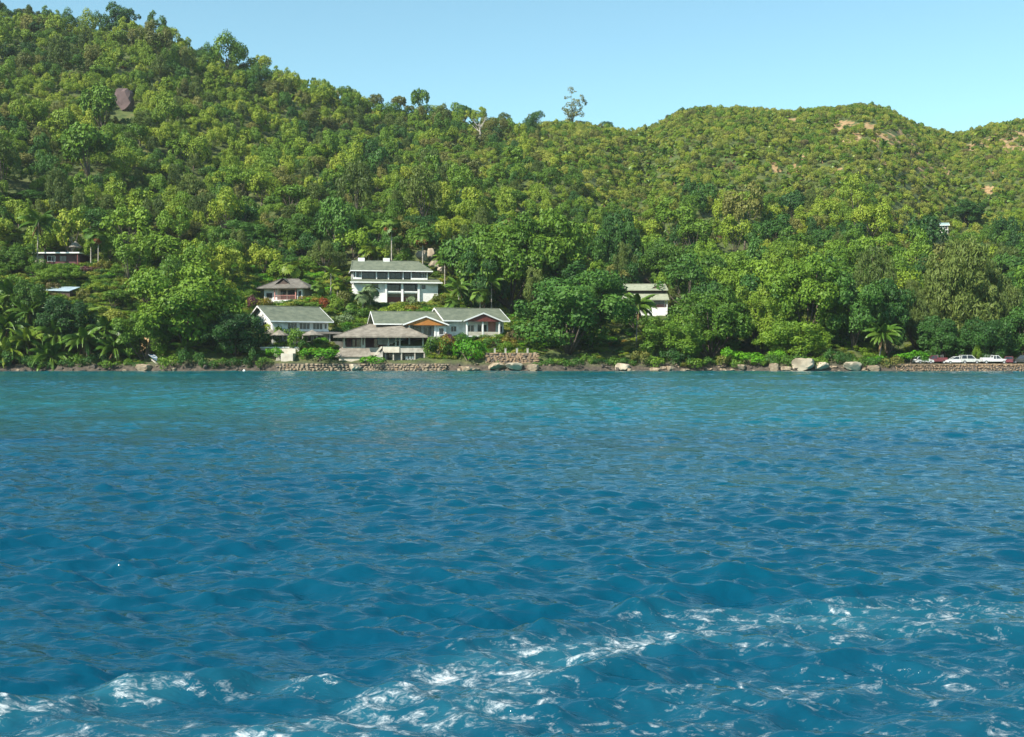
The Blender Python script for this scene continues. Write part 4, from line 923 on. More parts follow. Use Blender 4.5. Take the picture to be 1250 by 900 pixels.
for i, px in enumerate((604, 617, 631, 644)):
    p = at(px, 428, float(shore(px)) + 2.9); b = thing('fence_post', 'short white concrete post on top of the rust brown retaining wall', 'post', (p.x, p.y, 3.6), 0, 'posts on the retaining wall')
    box('post', 'concrete', b, -.19, .19, -.19, .19, 0, .95); box('cap', 'concrete', b, -.25, .25, -.25, .25, .952, 1.05)
kerb = MB()
for i in range(24):
    a, b = 1095 + i * 10, 1105 + i * 10; Ya, Yb = float(shore(a)) + .9, float(shore(b)) + .9
    kerb.add([((a - 625) / F * Ya, Ya, 1.1), ((b - 625) / F * Yb, Yb, 1.1), ((b - 625) / F * Yb, Yb, 1.46), ((a - 625) / F * Ya, Ya, 1.46), ((a - 625) / F * Ya, Ya + .5, 1.46), ((b - 625) / F * Yb, Yb + .5, 1.46), ((b - 625) / F * Yb, Yb + .5, 1.1), ((a - 625) / F * Ya, Ya + .5, 1.1)], [(0, 1, 2, 3), (3, 2, 5, 4), (4, 5, 6, 7)])
k_ = thing('road_kerb', 'pale concrete coping running along the top of the road sea wall', 'kerb', (0, 0, 0)); kerb.part('coping', 'stone_rust', k_)
# landing steps and terrace walls
h = thing('landing_block', 'pale concrete landing block and steps rising from the sea wall', 'jetty', at(350, 447, 251.5))
box('wall', 'cream_wall', h, -1.2, 1.25, 0, 4, -1.5, 2.6); box('parapet', 'cream_wall', h, -3.2, 1.3, 2.8, 3.2, 2.0, 3.6)
for i in range(6): box('step', 'concrete', h, -2.6, -1.22, .3 + i * .45, .75 + i * .45, -1.5, .2 + i * .35)
h = thing('terrace_wall', 'cream terrace wall with dark panels for shaded openings below the thatched umbrella', 'wall', at(350, 431, 257)); box('wall', 'cream_wall', h, -5.5, 2.6, 0, .4, -2.5, 1.1); box('coping', 'trim', h, -5.6, 2.7, -.06, .46, 1.1, 1.25)
for x in (-1.9, -.4, 1.0): box('shade_panel', 'dark_wood', h, x - .45, x + .45, -.03, .02, -.1, .7)  # dark sheets on the solid wall paint the shade of openings
for k, (px, py, Y, w, hgt) in enumerate(((514, 312, 318, 7, 6), (531, 322, 314, 8, 7), (541, 330, 311, 6, 5), (527, 309, 320, 4, 5))):
    p = at(px, py, Y); PADS and None
    rock('terrace_rock', ['pale cream rock outcrop behind the villa below the red skirted palm', 'large pale pink rock face beside the villa roof', 'small pale rock below the large pink rock face', 'narrow pale rock on top of the outcrop behind the villa'][k], p, w * .5, hgt * .6, 3, 'rock_pale', k + 1)

# ------------------------------------------------------------------ cars, boat, buoy
def wheel(parent, x, y, r=.33):
    w = MB(); w.tube([(x, y - .11, r), (x, y + .11, r)], [r, r], 12); o = w.part('wheel', 'tyre', parent, False); c = MB(); c.tube([(x, y - .125, r), (x, y + .125, r)], [r * .55, r * .55], 10); c.part('rim', 'car_silver', o)
def car(label, px, Y, mat, style='hatch', rz=0.0, py=441, group=None, L=4.0, name='parked_car'):
    p = at(px, py, Y); p.z = 1.4; t = thing(name, label, 'car', p, rz, group); W = .84; h = L / 2
    prof = {'hatch': ([(-h, .35), (-h, .85), (-h + .15, .98), (h - .95, .98), (h - .1, .80), (h, .55), (h, .35)], [(-h + .15, .98), (-h + .5, 1.5), (h - 1.9, 1.52), (h - .95, .98)]),
            'pickup': ([(-h, .5), (-h, 1.05), (-.15, 1.05), (h - 1.25, 1.08), (h - .1, .98), (h, .7), (h, .5)], [(-.35, 1.05), (-.25, 1.72), (h - 1.9, 1.74), (h - 1.2, 1.07)]),
            'suv': ([(-h, .42), (-h, 1.0), (-h + .05, 1.08), (h - 1.0, 1.08), (h - .1, .95), (h, .6), (h, .42)], [(-h + .06, 1.08), (-h + .25, 1.78), (h - 1.75, 1.80), (h - 1.0, 1.08)])}[style]
    MB().slab([(x, -W, z) for x, z in prof[0]], (0, 2 * W, 0)).part('body', mat, t)
    c = prof[1]; cab = MB(); top = [(c[1][0], -W * .82, c[1][1]), (c[2][0], -W * .82, c[2][1]), (c[2][0], W * .82, c[2][1]), (c[1][0], W * .82, c[1][1])]; bot = [(c[0][0], -W * .97, c[0][1]), (c[3][0], -W * .97, c[3][1]), (c[3][0], W * .97, c[3][1]), (c[0][0], W * .97, c[0][1])]
    cab.add(bot + top, [(0, 1, 5, 4), (1, 2, 6, 5), (2, 3, 7, 6), (3, 0, 4, 7), (4, 5, 6, 7)]); cb = cab.part('cabin', 'glass', t)
    ro = MB(); ro.box(c[1][0] - .03, c[2][0] + .03, -W * .85, W * .85, c[1][1] - .01, c[1][1] + .07)
    for s in (-1, 1):
        for a, b in ((c[0], c[1]), (c[3], c[2])): ro.bar((a[0], s * W * .97, a[1]), (b[0], s * W * .83, b[1]), .09)
        mx = (c[1][0] + c[2][0]) / 2; ro.bar((mx, s * W * .975, c[0][1]), (mx, s * W * .835, c[1][1]), .10)
    ro.part('roof', mat, t)
    for x in (-h + .75, h - .75):
        for s in (-1, 1): wheel(t, x, s * (W - .06), .36 if style != 'hatch' else .31)
    for s in (-1, 1): MB().box(h - .02, h + .02, s * .62 - .16, s * .62 + .16, .62, .78).part('headlight', 'lamp', t)
    for s in (-1, 1): MB().box(-h - .015, -h + .02, s * .66 - .1, s * .66 + .1, .7, .9).part('tail_light', 'maroon', t)
    MB().box(h - .01, h + .07, -W * .95, W * .95, .4, .55).part('bumper', 'car_silver' if style == 'pickup' else mat, t)
    if style == 'pickup':
        for s in (-1, 1): MB().box(-h + .02, -.4, s * W - (.06 if s > 0 else 0), s * W + (.06 if s < 0 else 0), 1.052, 1.32).part('bed_side', mat, t)
        MB().box(-h, -h + .07, -W + .07, W - .07, 1.053, 1.31).part('tailgate', mat, t)
        m = MB()
        for x in (-.45, -1.5): m.bar((x, -W + .06, 1.33), (x, -W + .06, 1.85), .05); m.bar((x, W - .06, 1.33), (x, W - .06, 1.85), .05); m.bar((x, -W + .06, 1.85), (x, W - .06, 1.85), .05)
        m.part('load_rack', 'car_silver', t)
    return t
car('small white car half hidden behind the shoreline shrub', 1127, 257.5, 'car_white', 'hatch', R(12))
car('dark pickup with pale bed parked beside the road shrubs', 1141, 258.5, 'car_maroon', 'pickup', R(176), L=4.9)
car('white hatchback parked on the road next to the dark pickup', 1166, 257.2, 'car_white', 'hatch', R(178))
car('pearl white hatchback parked in front of the young pine', 1183, 257.0, 'car_pearl', 'suv', R(4), L=4.1)
car('silver white pickup with load rack on the sea wall road', 1213, 257.0, 'car_white', 'pickup', R(0), L=5.2)
car('dark maroon car with white bumper beside the silver pickup', 1233, 257.6, 'car_maroon', 'hatch', R(60))
car('black car with white side at the far end of the road wall', 1249, 257.2, 'car_black', 'suv', R(150), L=4.4)
b = hit(187, 446); b = at(190, 448, 250.8); b.z = 0
h = thing('slipway_ladder', 'pale wooden slipway running down into the water by the brown ledge', 'slipway', (b.x, b.y, 0))
m1 = MB(); m1.bar((-1.8, 3.4, 2.3), (2.2, -.6, .1), .16, .2); m1.part('rail', 'concrete', h); m1 = MB(); m1.bar((-.9, 3.9, 2.3), (3.1, -.1, .1), .16, .2); m1.part('rail', 'concrete', h)
for i in range(9): k = (i + .5) / 9; MB().bar(Vector((-1.8, 3.4, 2.34)).lerp(Vector((2.2, -.6, .14)), k), Vector((-.9, 3.9, 2.34)).lerp(Vector((3.1, -.1, .14)), k), .2, .08).part('tread', 'concrete', h)
h = thing('dinghy', 'small blue and white dinghy drawn up at the top of the slipway', 'boat', (b.x - 1.5, b.y + 3.6, 2.5), R(-44)); h.rotation_euler[1] = R(22)
V = []; ns = 9
for i in range(ns):
    k = i / (ns - 1); x = -1.7 + 3.4 * k; w = .72 * (1 - max(0, (k - .45) / .55) ** 2.2); keel = -.05 + .32 * max(0, k - .6) ** 1.5
    V += [(x, -w, .55 + .12 * k), (x, -w * .75, .2), (x, 0, keel), (x, w * .75, .2), (x, w, .55 + .12 * k)]
fs = [(i * 5 + j, (i + 1) * 5 + j, (i + 1) * 5 + j + 1, i * 5 + j + 1) for i in range(ns - 1) for j in range(4)] + [(0, 1, 2, 3, 4)]
MB().add(V, fs).part('hull', 'car_blue', h); g_ = MB()
for s in (0, 4): g_.tube([V[i * 5 + s] for i in range(ns)], [.05] * ns, 5)
g_.part('gunwale', 'car_silver', h); h.scale = (.8, .8, .8)
for x in (-.8, .3): box('thwart', 'trim', h, x - .13, x + .13, -.62, .62, .42, .47)
p = at(298, 453, 244); h = thing('mooring_buoy', 'small white mooring buoy floating off the dark overhanging tree', 'buoy', (p.x, p.y, 0))
bm_ = rock_np(3, 2, 1.0); 
m = MB(); m.tube([(0, 0, -.12), (0, 0, -.02), (0, 0, .16), (0, 0, .30), (0, 0, .36)], [.12, .25, .28, .18, .05], 10); m.part('float', 'trim', h, True); m = MB(); m.tube([(0, 0, .35), (0, 0, .5)], [.03, .03], 6); m.part('eye', 'car_silver', h)

# ------------------------------------------------------------------ named trees along the shore and round the houses
def st(label, px, top, wpx, Y, kind='big', var=0, mat='leaf_mid', name='shore_tree', rz=None, clearz=0.0):
    if kind == 'big': wpx *= 1.24 if Y < 270 else 1.12
    if Y < 280 and kind == 'big': Y = 252.5 + (Y - 252.5) * .62
    x = (px - 625) / F * Y; z = gz(x, Y) - (1.5 if Y < 266 and kind == 'big' else .4); h = CAMZ + (HZ - top) / F * Y - z
    LONE.append((x, Y, wpx / F * Y * .36))
    return tree(name, label, (x, Y, z), wpx / F * Y, h, kind, var, mat, random.uniform(0, 6.28) if rz is None else rz)
st('huge bright dome shaped broadleaf tree overhanging the water beside the gabled house', 226, 316, 138, 262, 'big', 0, 'leaf_mid')
st('dark lower tree leaning over the water between the huge dome tree and the landing block', 288, 372, 84, 259, 'big', 1, 'leaf_dark')
st('dark rounded tree overhanging the water at the palm grove end of the dome tree', 178, 378, 70, 260, 'big', 2, 'leaf_mid')
st('tall spreading dark green tree rising behind the red gabled house', 622, 244, 130, 296, 'big', 1, 'leaf_mid')
st('tall dark green tree joining the spreading tree above the shore', 676, 262, 98, 300, 'big', 2, 'leaf_mid')
st('dark tree filling the gap below the tall spreading tree', 590, 300, 70, 292, 'big', 0, 'leaf_dark')
st('big dense dark green tree reaching down to the water beside the stone wall', 694, 336, 138, 264, 'big', 2, 'leaf_dark')
st('half height tree behind the dense waterside tree', 716, 348, 52, 284, 'small', 1, 'leaf_dark')
st('bright green round tree at the water in front of the two tier house', 822, 384, 82, 260, 'big', 0, 'leaf_mid')
st('broad green tree beside the two tier house overhanging the rocks', 868, 336, 118, 270, 'big', 1, 'leaf_mid')
st('spreading yellow tinged tree between the broad shore tree and the dark trees', 925, 345, 80, 272, 'big', 0, 'leaf_yellow')
st('tall dark green tree above the largest pale boulder', 985, 318, 108, 276, 'big', 2, 'leaf_mid')
st('lower dark tree hanging over the pale boulders', 968, 382, 90, 262, 'big', 1, 'leaf_mid')
st('dense dark tree behind the lone coconut palm', 1042, 330, 96, 272, 'big', 0, 'leaf_dark')
st('blackish green tree in the shade between palm and she oak', 1082, 345, 66, 276, 'big', 2, 'leaf_dark')
st('tall feathery she oak with drooping olive plumes above the parked cars', 1168, 290, 128, 278, 'wispbig', 0, 'needle', 'she_oak')
st('feathery she oak leaning from the shade next to the tall one', 1118, 335, 60, 275, 'wispbig', 1, 'needle', 'she_oak')
st('feathery olive she oak beyond the tall one over the road', 1222, 322, 70, 280, 'wispbig', 1, 'needle', 'she_oak')
st('dark leafy tree shading the parked cars', 1200, 378, 80, 272, 'big', 1, 'leaf_dark')
st('dark green tree at the far end of the parking road', 1252, 372, 80, 276, 'big', 0, 'leaf_dark')
st('dark low tree behind the white parked cars', 1150, 388, 66, 272, 'big', 2, 'leaf_dark')
st('young bright green pine standing behind the parked hatchback', 1193, 416, 16, 259.5, 'wisp', 0, 'leaf_mid', 'young_pine')
st('olive brown domed tree with fine foliage above the huge dome tree', 226, 266, 84, 318, 'big', 1, 'leaf_olive')
st('round light green tree with tight clumps uphill of the villa', 430, 246, 72, 336, 'big', 0, 'leaf_mid')
st('tall mid green tree uphill of the brown roofed bungalow', 368, 262, 66, 326, 'big', 2, 'leaf_mid')
st('dark green tree in the hollow behind the villa', 510, 258, 64, 338, 'big', 1, 'leaf_dark')
st('dark green tree filling the hollow uphill of the bungalow', 300, 272, 72, 322, 'big', 2, 'leaf_dark')
st('yellowish round tree behind the villa roof', 556, 262, 60, 340, 'big', 0, 'leaf_yellow')
st('dark dome tree standing uphill of the tall spreading tree', 752, 258, 56, 340, 'big', 2, 'leaf_dark')
st('bright green dome tree uphill of the two tier house', 822, 284, 74, 330, 'big', 1, 'leaf_mid')
st('bright green round tree next to the dome tree above the two tier house', 862, 290, 56, 326, 'big', 0, 'leaf_mid')
st('dark rounded tree growing beside the two tier house uphill of the broad tree', 905, 312, 66, 305, 'big', 2, 'leaf_mid')
st('yellow green broad tree on the slope above the dark shore trees', 960, 282, 80, 330, 'big', 1, 'leaf_yellow')
st('broad mid green tree on the slope above the tall dark shore tree', 1022, 292, 72, 318, 'big', 0, 'leaf_mid')
st('dark tree beside the tiny hut on the slope', 1180, 246, 46, 470, 'big', 2, 'leaf_dark')
st('tall round crowned tree growing alone on the left ridge top', 148, 4, 46, 545, 'big', 0, 'leaf_dark', 'ridge_tree')
st('small dark tree on the ridge beside the tall round crowned one', 122, 14, 22, 545, 'small', 2, 'leaf_dark', 'ridge_tree')
st('dense dark tree in front of the flat roofed house', 70, 318, 58, 288, 'big', 1, 'leaf_mid')
st('dark bushy tree below the low shed among the palms', 84, 366, 64, 266, 'big', 2, 'leaf_dark')
st('green bushy tree in front of the flat roofed house beside the palm', 22, 296, 50, 296, 'big', 0, 'leaf_mid')
st('leafy tree behind the coconut grove', 40, 345, 50, 276, 'big', 2, 'leaf_mid')
st('pale stemmed tree with forked white trunk near the flat roofed house', 134, 282, 36, 303, 'small', 3, 'leaf_mid')
st('bright green tree between the flat roofed house and the huge dome tree', 172, 300, 54, 300, 'big', 2, 'leaf_mid')
st('mid green tree on the slope above the flat roofed house', 140, 250, 60, 330, 'big', 1, 'leaf_mid')
st('dark tree on the slope above the tall palm', 40, 232, 66, 335, 'big', 0, 'leaf_dark')
st('olive feathery she oak on the upper left slope', 275, 128, 52, 470, 'wispbig', 0, 'needle', 'she_oak')
st('grey green feathery she oak on the middle slope', 545, 178, 44, 500, 'wispbig', 1, 'needle', 'she_oak')
st('leafy tree hiding the left end of the flat roofed house', 44, 311, 30, 292, 'small', 3, 'leaf_mid')
st('dark leafy tree hiding the wall of the flat roofed house', 80, 315, 34, 291, 'small', 9, 'leaf_dark')
st('yellow green tree on the bank below the purple hedge', 120, 340, 34, 286, 'small', 6, 'leaf_yellow')
st('small dark tree hiding the wall of the low shed', 66, 357, 30, 277, 'small', 1, 'leaf_dark')
st('mid green tree on the bank between the shed and the dome tree', 138, 352, 40, 278, 'small', 4, 'leaf_mid')
st('low spreading tree on the bank beside the shed', 108, 362, 34, 275, 'small', 6, 'leaf_mid')
st('young tree at the uphill edge of the sunny bank', 150, 326, 34, 292, 'small', 7, 'leaf_mid')
st('round tree above the coconut grove', 14, 328, 40, 284, 'small', 5, 'leaf_mid')
# skyline: the thin airy tree, small emergents, a bare white tree
t = st('tall thin airy grey green tree standing up from the saddle skyline', 700, 105, 40, 640, 'airy', 0, 'leaf_olive', 'skyline_tree')
for px, tp, w, lab in ((567, 124, 26, 'small dark emergent tree on the skyline with ragged crown'), (657, 131, 20, 'low dark dome tree on the skyline beside the airy tree'), (740, 146, 20, 'small grey green tree on the skyline in the saddle'), (520, 124, 18, 'slim dark tree poking above the skyline'), (460, 110, 24, 'round grey tree on the ridge crest')):
    st(lab, px, tp, w, float(np.interp(px, DPX, DYR)) - 4, 'small', 1, 'leaf_dark' if px != 460 else 'leaf_olive', 'skyline_tree')
def bare_tree(label, px, py, hpx, mat='bark_pale', seed=3):
    b = hit(px, py); hgt = hpx / F * b.y; rnd = random.Random(seed); t = thing('bare_tree', label, 'tree', b - Vector((0, 0, .3)))
    MB().tube([(0, 0, 0), (.1 * hgt, 0, hgt * .4), (.04 * hgt, 0, hgt * .75)], [.045 * hgt, .032 * hgt, .02 * hgt], 6).part('trunk', mat, t)
    for i in range(9):
        a = Vector((.08 * hgt, 0, hgt * rnd.uniform(.35, .75))); d = Vector((rnd.uniform(-.3, .3), rnd.uniform(-.25, .25), rnd.uniform(.15, .4))) * hgt; MB().tube([a, a + d * .5 + Vector((0, 0, -.03 * hgt)), a + d], [.016 * hgt, .010 * hgt, .005 * hgt], 5).part('branch', mat, t)
bare_tree('leafless white dead tree below the skyline', 583, 176, 34)
bare_tree('pale bare snag standing in the left slope wood', 380, 192, 22, seed=8)
# palms
def pl(label, px, top, Y, spread=1.0, n=17, mat='frond', dead=3, lean=(0, 0), kind='frond', skirt=None, name='coconut_palm', seed=None, base=None, rt=.16):
    x = (px - 625) / F * Y; x -= lean[0]; z = gz(x, Y - lean[1]) if base is None else base; h = CAMZ + (HZ - top) / F * Y - z
    LONE.append((x, Y, 1.2))
    return palm(name, label, (x, Y - lean[1], z), max(h, .8), spread, n, mat, dead, lean, kind, None, px if seed is None else seed, skirt, rt=rt)
CP = [(14, 362, 268, 'tall coconut palm at the uphill edge of the grove'), (36, 384, 264, 'coconut palm with a golden heart in the middle of the grove'), (34, 418, 256, 'low coconut palm arching its fronds over the water'), (8, 402, 259, 'coconut palm with long drooping fronds beside the low arching palm'), (70, 408, 258, 'coconut palm between the low arching palm and the dark bushy tree'), (100, 392, 262, 'coconut palm under the dark bushy tree'), (104, 416, 256, 'coconut palm holding yellow tipped fronds above the rocks'), (128, 404, 260, 'coconut palm at the sunlit bank edge of the grove'), (-8, 380, 265, 'coconut palm with upright spear fronds'), (62, 436, 254, 'short palm hanging over the dark rocks'), (140, 424, 256, 'short palm beside the orange soil bank'), (8, 432, 254, 'short palm drooping to the waterline')]
for i, (px, tp, Y, lab) in enumerate(CP): pl(lab, px, tp, Y, random.uniform(1.1, 1.4), 24, ['frond', 'frond', 'frond_yellow'][i % 3], 3, (random.uniform(-1, 1), -1.5), seed=i)
pl('tall palm with big drooping fronds uphill of the flat roofed house', 47, 272, 298, 1.25, 17, 'frond', 4, (.3, 0))
pl('lone coconut palm with long arching fronds above the shore shrubs', 1078, 408, 256, 1.05, 28, 'frond', 5, (.5, -1))
pl('coconut palm with hanging yellowed fronds in front of the two tier house', 778, 374, 272, 1.15, 22, 'frond', 4, (.2, 0))
pl('short palm overhanging the water under the huge dome tree', 226, 424, 255, .75, 15, 'frond', 3, (0, -1))
pl('palm on the slope between the flat roofed house and the dome tree', 190, 300, 306, .85, 15, 'frond', 2)
pl('coconut palm rising from the garden beside the spreading tree', 575, 330, 296, 1.0, 17, 'frond', 2)
pl('feathery palm behind the red gabled house beside the spreading tree', 600, 346, 288, .9, 15, 'frond', 1)
pl('bushy palm uphill of the red gabled house', 560, 352, 290, .95, 17, 'frond', 1)
pl('slender palm with pale trunk in front of the villa', 422, 358, 289, .55, 15, 'frond', 3, kind='frond')
pl('tall slender palm with straight pale trunk left of the villa', 404, 334, 290, .62, 15, 'frond_yellow', 2, rt=.2)
pl('fan palm with yellow green crown beside the bungalow', 361, 335, 300, .95, 18, 'frond_yellow', 2, kind='fan', name='fan_palm')
pl('fan palm with glossy crown next to the tall slender palm', 374, 346, 296, .9, 16, 'frond', 2, kind='fan', name='fan_palm')
pl('tall fan palm with a red flower skirt on a white trunk behind the villa', 478, 278, 312, 1.55, 30, 'frond', 2, kind='fan', skirt='flower_red', name='fan_palm', rt=.2)
pl('leaning fan palm with a red flower skirt above the pale rocks', 516, 291, 313, 1.4, 30, 'frond', 4, kind='fan', skirt='flower_red', name='fan_palm', rt=.2)
pl('short fan palm with yellow crown behind the villa roof', 450, 309, 314, 1.3, 22, 'frond_yellow', 2, kind='fan', name='fan_palm')
pl('short fan palm beside the yellow crowned one behind the villa', 462, 312, 315, .8, 14, 'frond_yellow', 1, kind='fan', name='fan_palm')
pl('fan palm with rusty skirt and white trunk beside the flat roofed house', 120, 290, 299, 1.1, 22, 'frond', 3, kind='fan', skirt='flower_red', name='fan_palm')
pl('slim white stemmed fan palm beside the rusty skirted one', 111, 286, 301, 1.1, 18, 'frond', 1, kind='fan', name='fan_palm')
pl('yellow fan palm above the thatched umbrella on the left slope', 88, 280, 309, 1.1, 16, 'frond_yellow', 3, kind='fan', name='fan_palm')
pl('banana like palm with broad pale fronds behind the spreading tree', 543, 316, 308, .9, 14, 'frond', 1)
for px, tp, Y, sp_, mt, lab in ((356, 330, 299, 1.5, 'frond_yellow', 'large yellow fan palm uphill of the bungalow roof'), (388, 352, 288, 1.0, 'frond', 'green fan palm in the garden beside the bungalow'), (412, 350, 288, 1.0, 'frond_yellow', 'yellow green fan palm at the left corner of the villa'), (430, 376, 281, .9, 'frond', 'low fan palm in the shrub bank below the villa'), (552, 372, 281, 1.1, 'frond', 'glossy fan palm uphill of the orange gable house'), (586, 362, 284, 1.3, 'frond', 'large green fan palm uphill of the red gabled house')):
    pl(lab, px, tp, Y, sp_, 20, mt, 2, kind='fan', name='fan_palm')
pl('silvery fan palm in the garden below the villa', 452, 356, 286, 1.3, 20, 'leaf_silver', 1, kind='fan', name='fan_palm')
pl('silvery fan palm beside the veranda columns', 443, 364, 284, 1.1, 18, 'leaf_silver', 1, kind='fan', name='fan_palm')
for px, py, lab in ((775, 215, 'pale crowned fan palm with grey dead skirt on the scrub slope'), (1195, 171, 'fan palm on the ridge beside the bare soil'), (1215, 178, 'squat fan palm below the ridge soil patch'), (915, 200, 'fan palm on the right hand scrub slope'), (250, 75, 'fan palm with dark skirt near the left ridge'), (310, 76, 'brown skirted fan palm on the left ridge crest'), (72, 70, 'bright yellow fan palm high on the left slope'), (338, 90, 'yellow fan palm beside the brown skirted one on the ridge')):
    b = hit(px, py); palm('fan_palm', lab, b - Vector((0, 0, .2)), 3.6, 1.5, 17, 'frond_yellow', 7, (0, 0), 'fan', None, px)
# garden shrubs: label, px, py of the foot, Y, width m, height m, material
GS = [('broad lime green hedge bush on the sea wall beside the landing block', 388, 442, 253.2, 10.5, 3.2, 'leaf_bright', 0), ('smaller lime green hedge bush below the pavilion stair', 454, 442, 253.4, 6.0, 2.2, 'leaf_bright', 1), ('lime green bush at the water side of the landing block', 334, 440, 254, 4.2, 2.6, 'leaf_bright', 2),
      ('tall bright green bush between pavilion and stone wall', 572, 444, 254.5, 8.5, 6.2, 'leaf_bright', 1), ('dark green bush in the shade below the orange gable house', 533, 440, 256, 6.0, 5.0, 'leaf_mid', 0), ('reddish green bush beside the tall bright bush', 548, 436, 257, 5.0, 4.5, 'flower_orange', 2), ('mixed green bush under the porch of the orange gable house', 540, 424, 260, 5.5, 3.4, 'leaf_mid', 1),
      ('dark bush below the red gabled house balcony', 600, 424, 262, 5.0, 3.2, 'leaf_dark', 0), ('purple flowering shrub under the balcony posts', 608, 420, 263, 3.2, 3.0, 'flower_purple', 1), ('orange flowering shrub at the corner of the red gabled house', 622, 420, 263, 4.6, 2.6, 'flower_orange', 2), ('dark red leaved shrub between the two gabled houses', 546, 412, 263, 4.0, 3.6, 'flower_purple', 0), ('dark shrub under the left end of the balcony', 562, 416, 264, 5.0, 3.0, 'leaf_dark', 2), ('round dark green shrub behind the fence posts', 618, 426, 258.5, 4.0, 3.0, 'leaf_mid', 0),
      ('yellow green garden bush below the villa columns', 484, 376, 284, 5.0, 3.0, 'leaf_yellow', 0), ('orange croton bush in front of the villa', 500, 374, 286, 4.5, 2.6, 'flower_orange', 1), ('silver green shrub at the villa columns', 503, 366, 290, 3.6, 2.6, 'leaf_silver', 2), ('rusty orange shrub at the right corner of the villa', 536, 362, 292, 4.2, 4.0, 'flower_orange', 0), ('green bush below the villa veranda', 516, 376, 284, 6.0, 2.6, 'leaf_mid', 1), ('yellow shrub above the green roofs', 470, 380, 282, 5.0, 2.6, 'leaf_yellow', 2), ('green shrub bank between villa and orange gable house', 440, 384, 280, 6.5, 3.2, 'leaf_mid', 0), ('pale flowering silver bush uphill of the pavilion', 421, 392, 276, 5.6, 3.6, 'leaf_silver', 1), ('dark green bush between the gabled house and the pavilion', 436, 400, 272, 6.5, 4.4, 'leaf_mid', 2), ('leafy bush at the end of the green roof', 416, 402, 270, 6.0, 4.2, 'leaf_dark', 0), ('brown and green bush left of the villa', 420, 372, 286, 5.0, 4.4, 'leaf_olive', 0), ('red croton bush beside the tall slender palm', 395, 376, 283, 3.2, 3.6, 'flower_red', 1), ('yellow green bush below the slender palm', 410, 380, 282, 4.5, 3.6, 'leaf_yellow', 2),
      ('magenta bougainvillea beside the bungalow', 311, 374, 280, 3.8, 3.6, 'flower_purple', 2), ('orange green croton below the bungalow wall', 325, 376, 280, 4.6, 3.4, 'flower_orange', 0), ('green bush at the foot of the bungalow', 338, 378, 279, 4.0, 2.6, 'leaf_yellow', 1), ('round green bush in front of the white gable wall', 325, 406, 262.5, 5.0, 4.4, 'leaf_yellow', 2), ('tall green bush hiding the corner of the gabled house', 345, 408, 261.5, 5.2, 5.2, 'leaf_mid', 1), ('bright bush beside the thatched umbrella', 362, 424, 258, 4.8, 5.0, 'leaf_mid', 0), ('grey green bush at the edge of the dark leaning tree', 316, 416, 260, 5.0, 4.2, 'leaf_scrub', 0), ('orange topped bush at the white gable wall', 318, 398, 264, 4.0, 3.2, 'flower_orange', 1), ('dark shaded bush under the porch umbrella', 372, 428, 257.5, 3.4, 2.4, 'leaf_dark', 2),
      ('purple flowering hedge below the skirted palms on the left slope', 110, 334, 296, 6.5, 2.6, 'flower_purple', 1), ('orange flowering shrub beside the forked white trunk', 127, 332, 297, 4.0, 3.4, 'flower_orange', 2), ('greyish bare shrub above the low shed', 64, 352, 284, 4.0, 3.4, 'leaf_brown', 0), ('yellow green shrub on the bank below the purple hedge', 120, 366, 276, 6.5, 3.0, 'leaf_yellow', 1), ('small brown shrub beside the low shed', 103, 360, 280, 3.4, 3.4, 'leaf_olive', 2), ('yellow green bush on the sunny bank', 140, 382, 272, 6, 4.0, 'leaf_scrub', 0), ('green bush above the orange soil bank', 158, 400, 266, 5.5, 5.0, 'leaf_mid', 1), ('low green bush at the top of the slipway', 160, 428, 258, 4.5, 3.6, 'leaf_mid', 2),
      ('lime green shrub on the rocks below the dark trees', 915, 441, 253, 7.5, 2.8, 'leaf_bright', 0), ('lime green shore shrub under the lone palm', 1070, 442, 252.4, 5.4, 2.6, 'leaf_bright', 1), ('lime green shrub at the end of the road sea wall', 1110, 443, 252.4, 8.5, 2.8, 'leaf_bright', 2), ('round green shrub hanging over the rounded grey boulder', 948, 436, 253.5, 4.2, 3.0, 'leaf_bright', 2), ('small yellow flowering plant at the water line', 836, 448, 251.8, 2.4, 1.4, 'flower_orange', 0), ('low bright shrub beside the brown shelf of rock', 892, 440, 254, 5.0, 3.4, 'leaf_bright', 2),
      ('orange flowering bush uphill of the two tier house roof', 820, 346, 312, 4.2, 3.2, 'flower_orange', 1), ('brown bare bush uphill of the two tier house', 795, 344, 314, 6.0, 3.0, 'leaf_brown', 0), ('yellow bush uphill of the two tier house', 772, 344, 314, 5.0, 3.2, 'leaf_yellow', 2), ('green shrub below the two tier house balcony', 806, 388, 290, 6.0, 2.6, 'leaf_scrub', 1), ('leafy green bush hiding the foot of the two tier house', 776, 392, 288, 8, 4.2, 'leaf_mid', 2), ('dark bush at the end of the two tier house balcony', 798, 394, 287, 6.5, 3.4, 'leaf_mid', 0), ('tawny bush beside the dense waterside tree', 628, 412, 266, 5.0, 4.5, 'leaf_brown', 1)]
for lab, px, py, Y, w, h_, mat, v in GS: shrub(lab, px, py, Y, w, h_, mat, v)
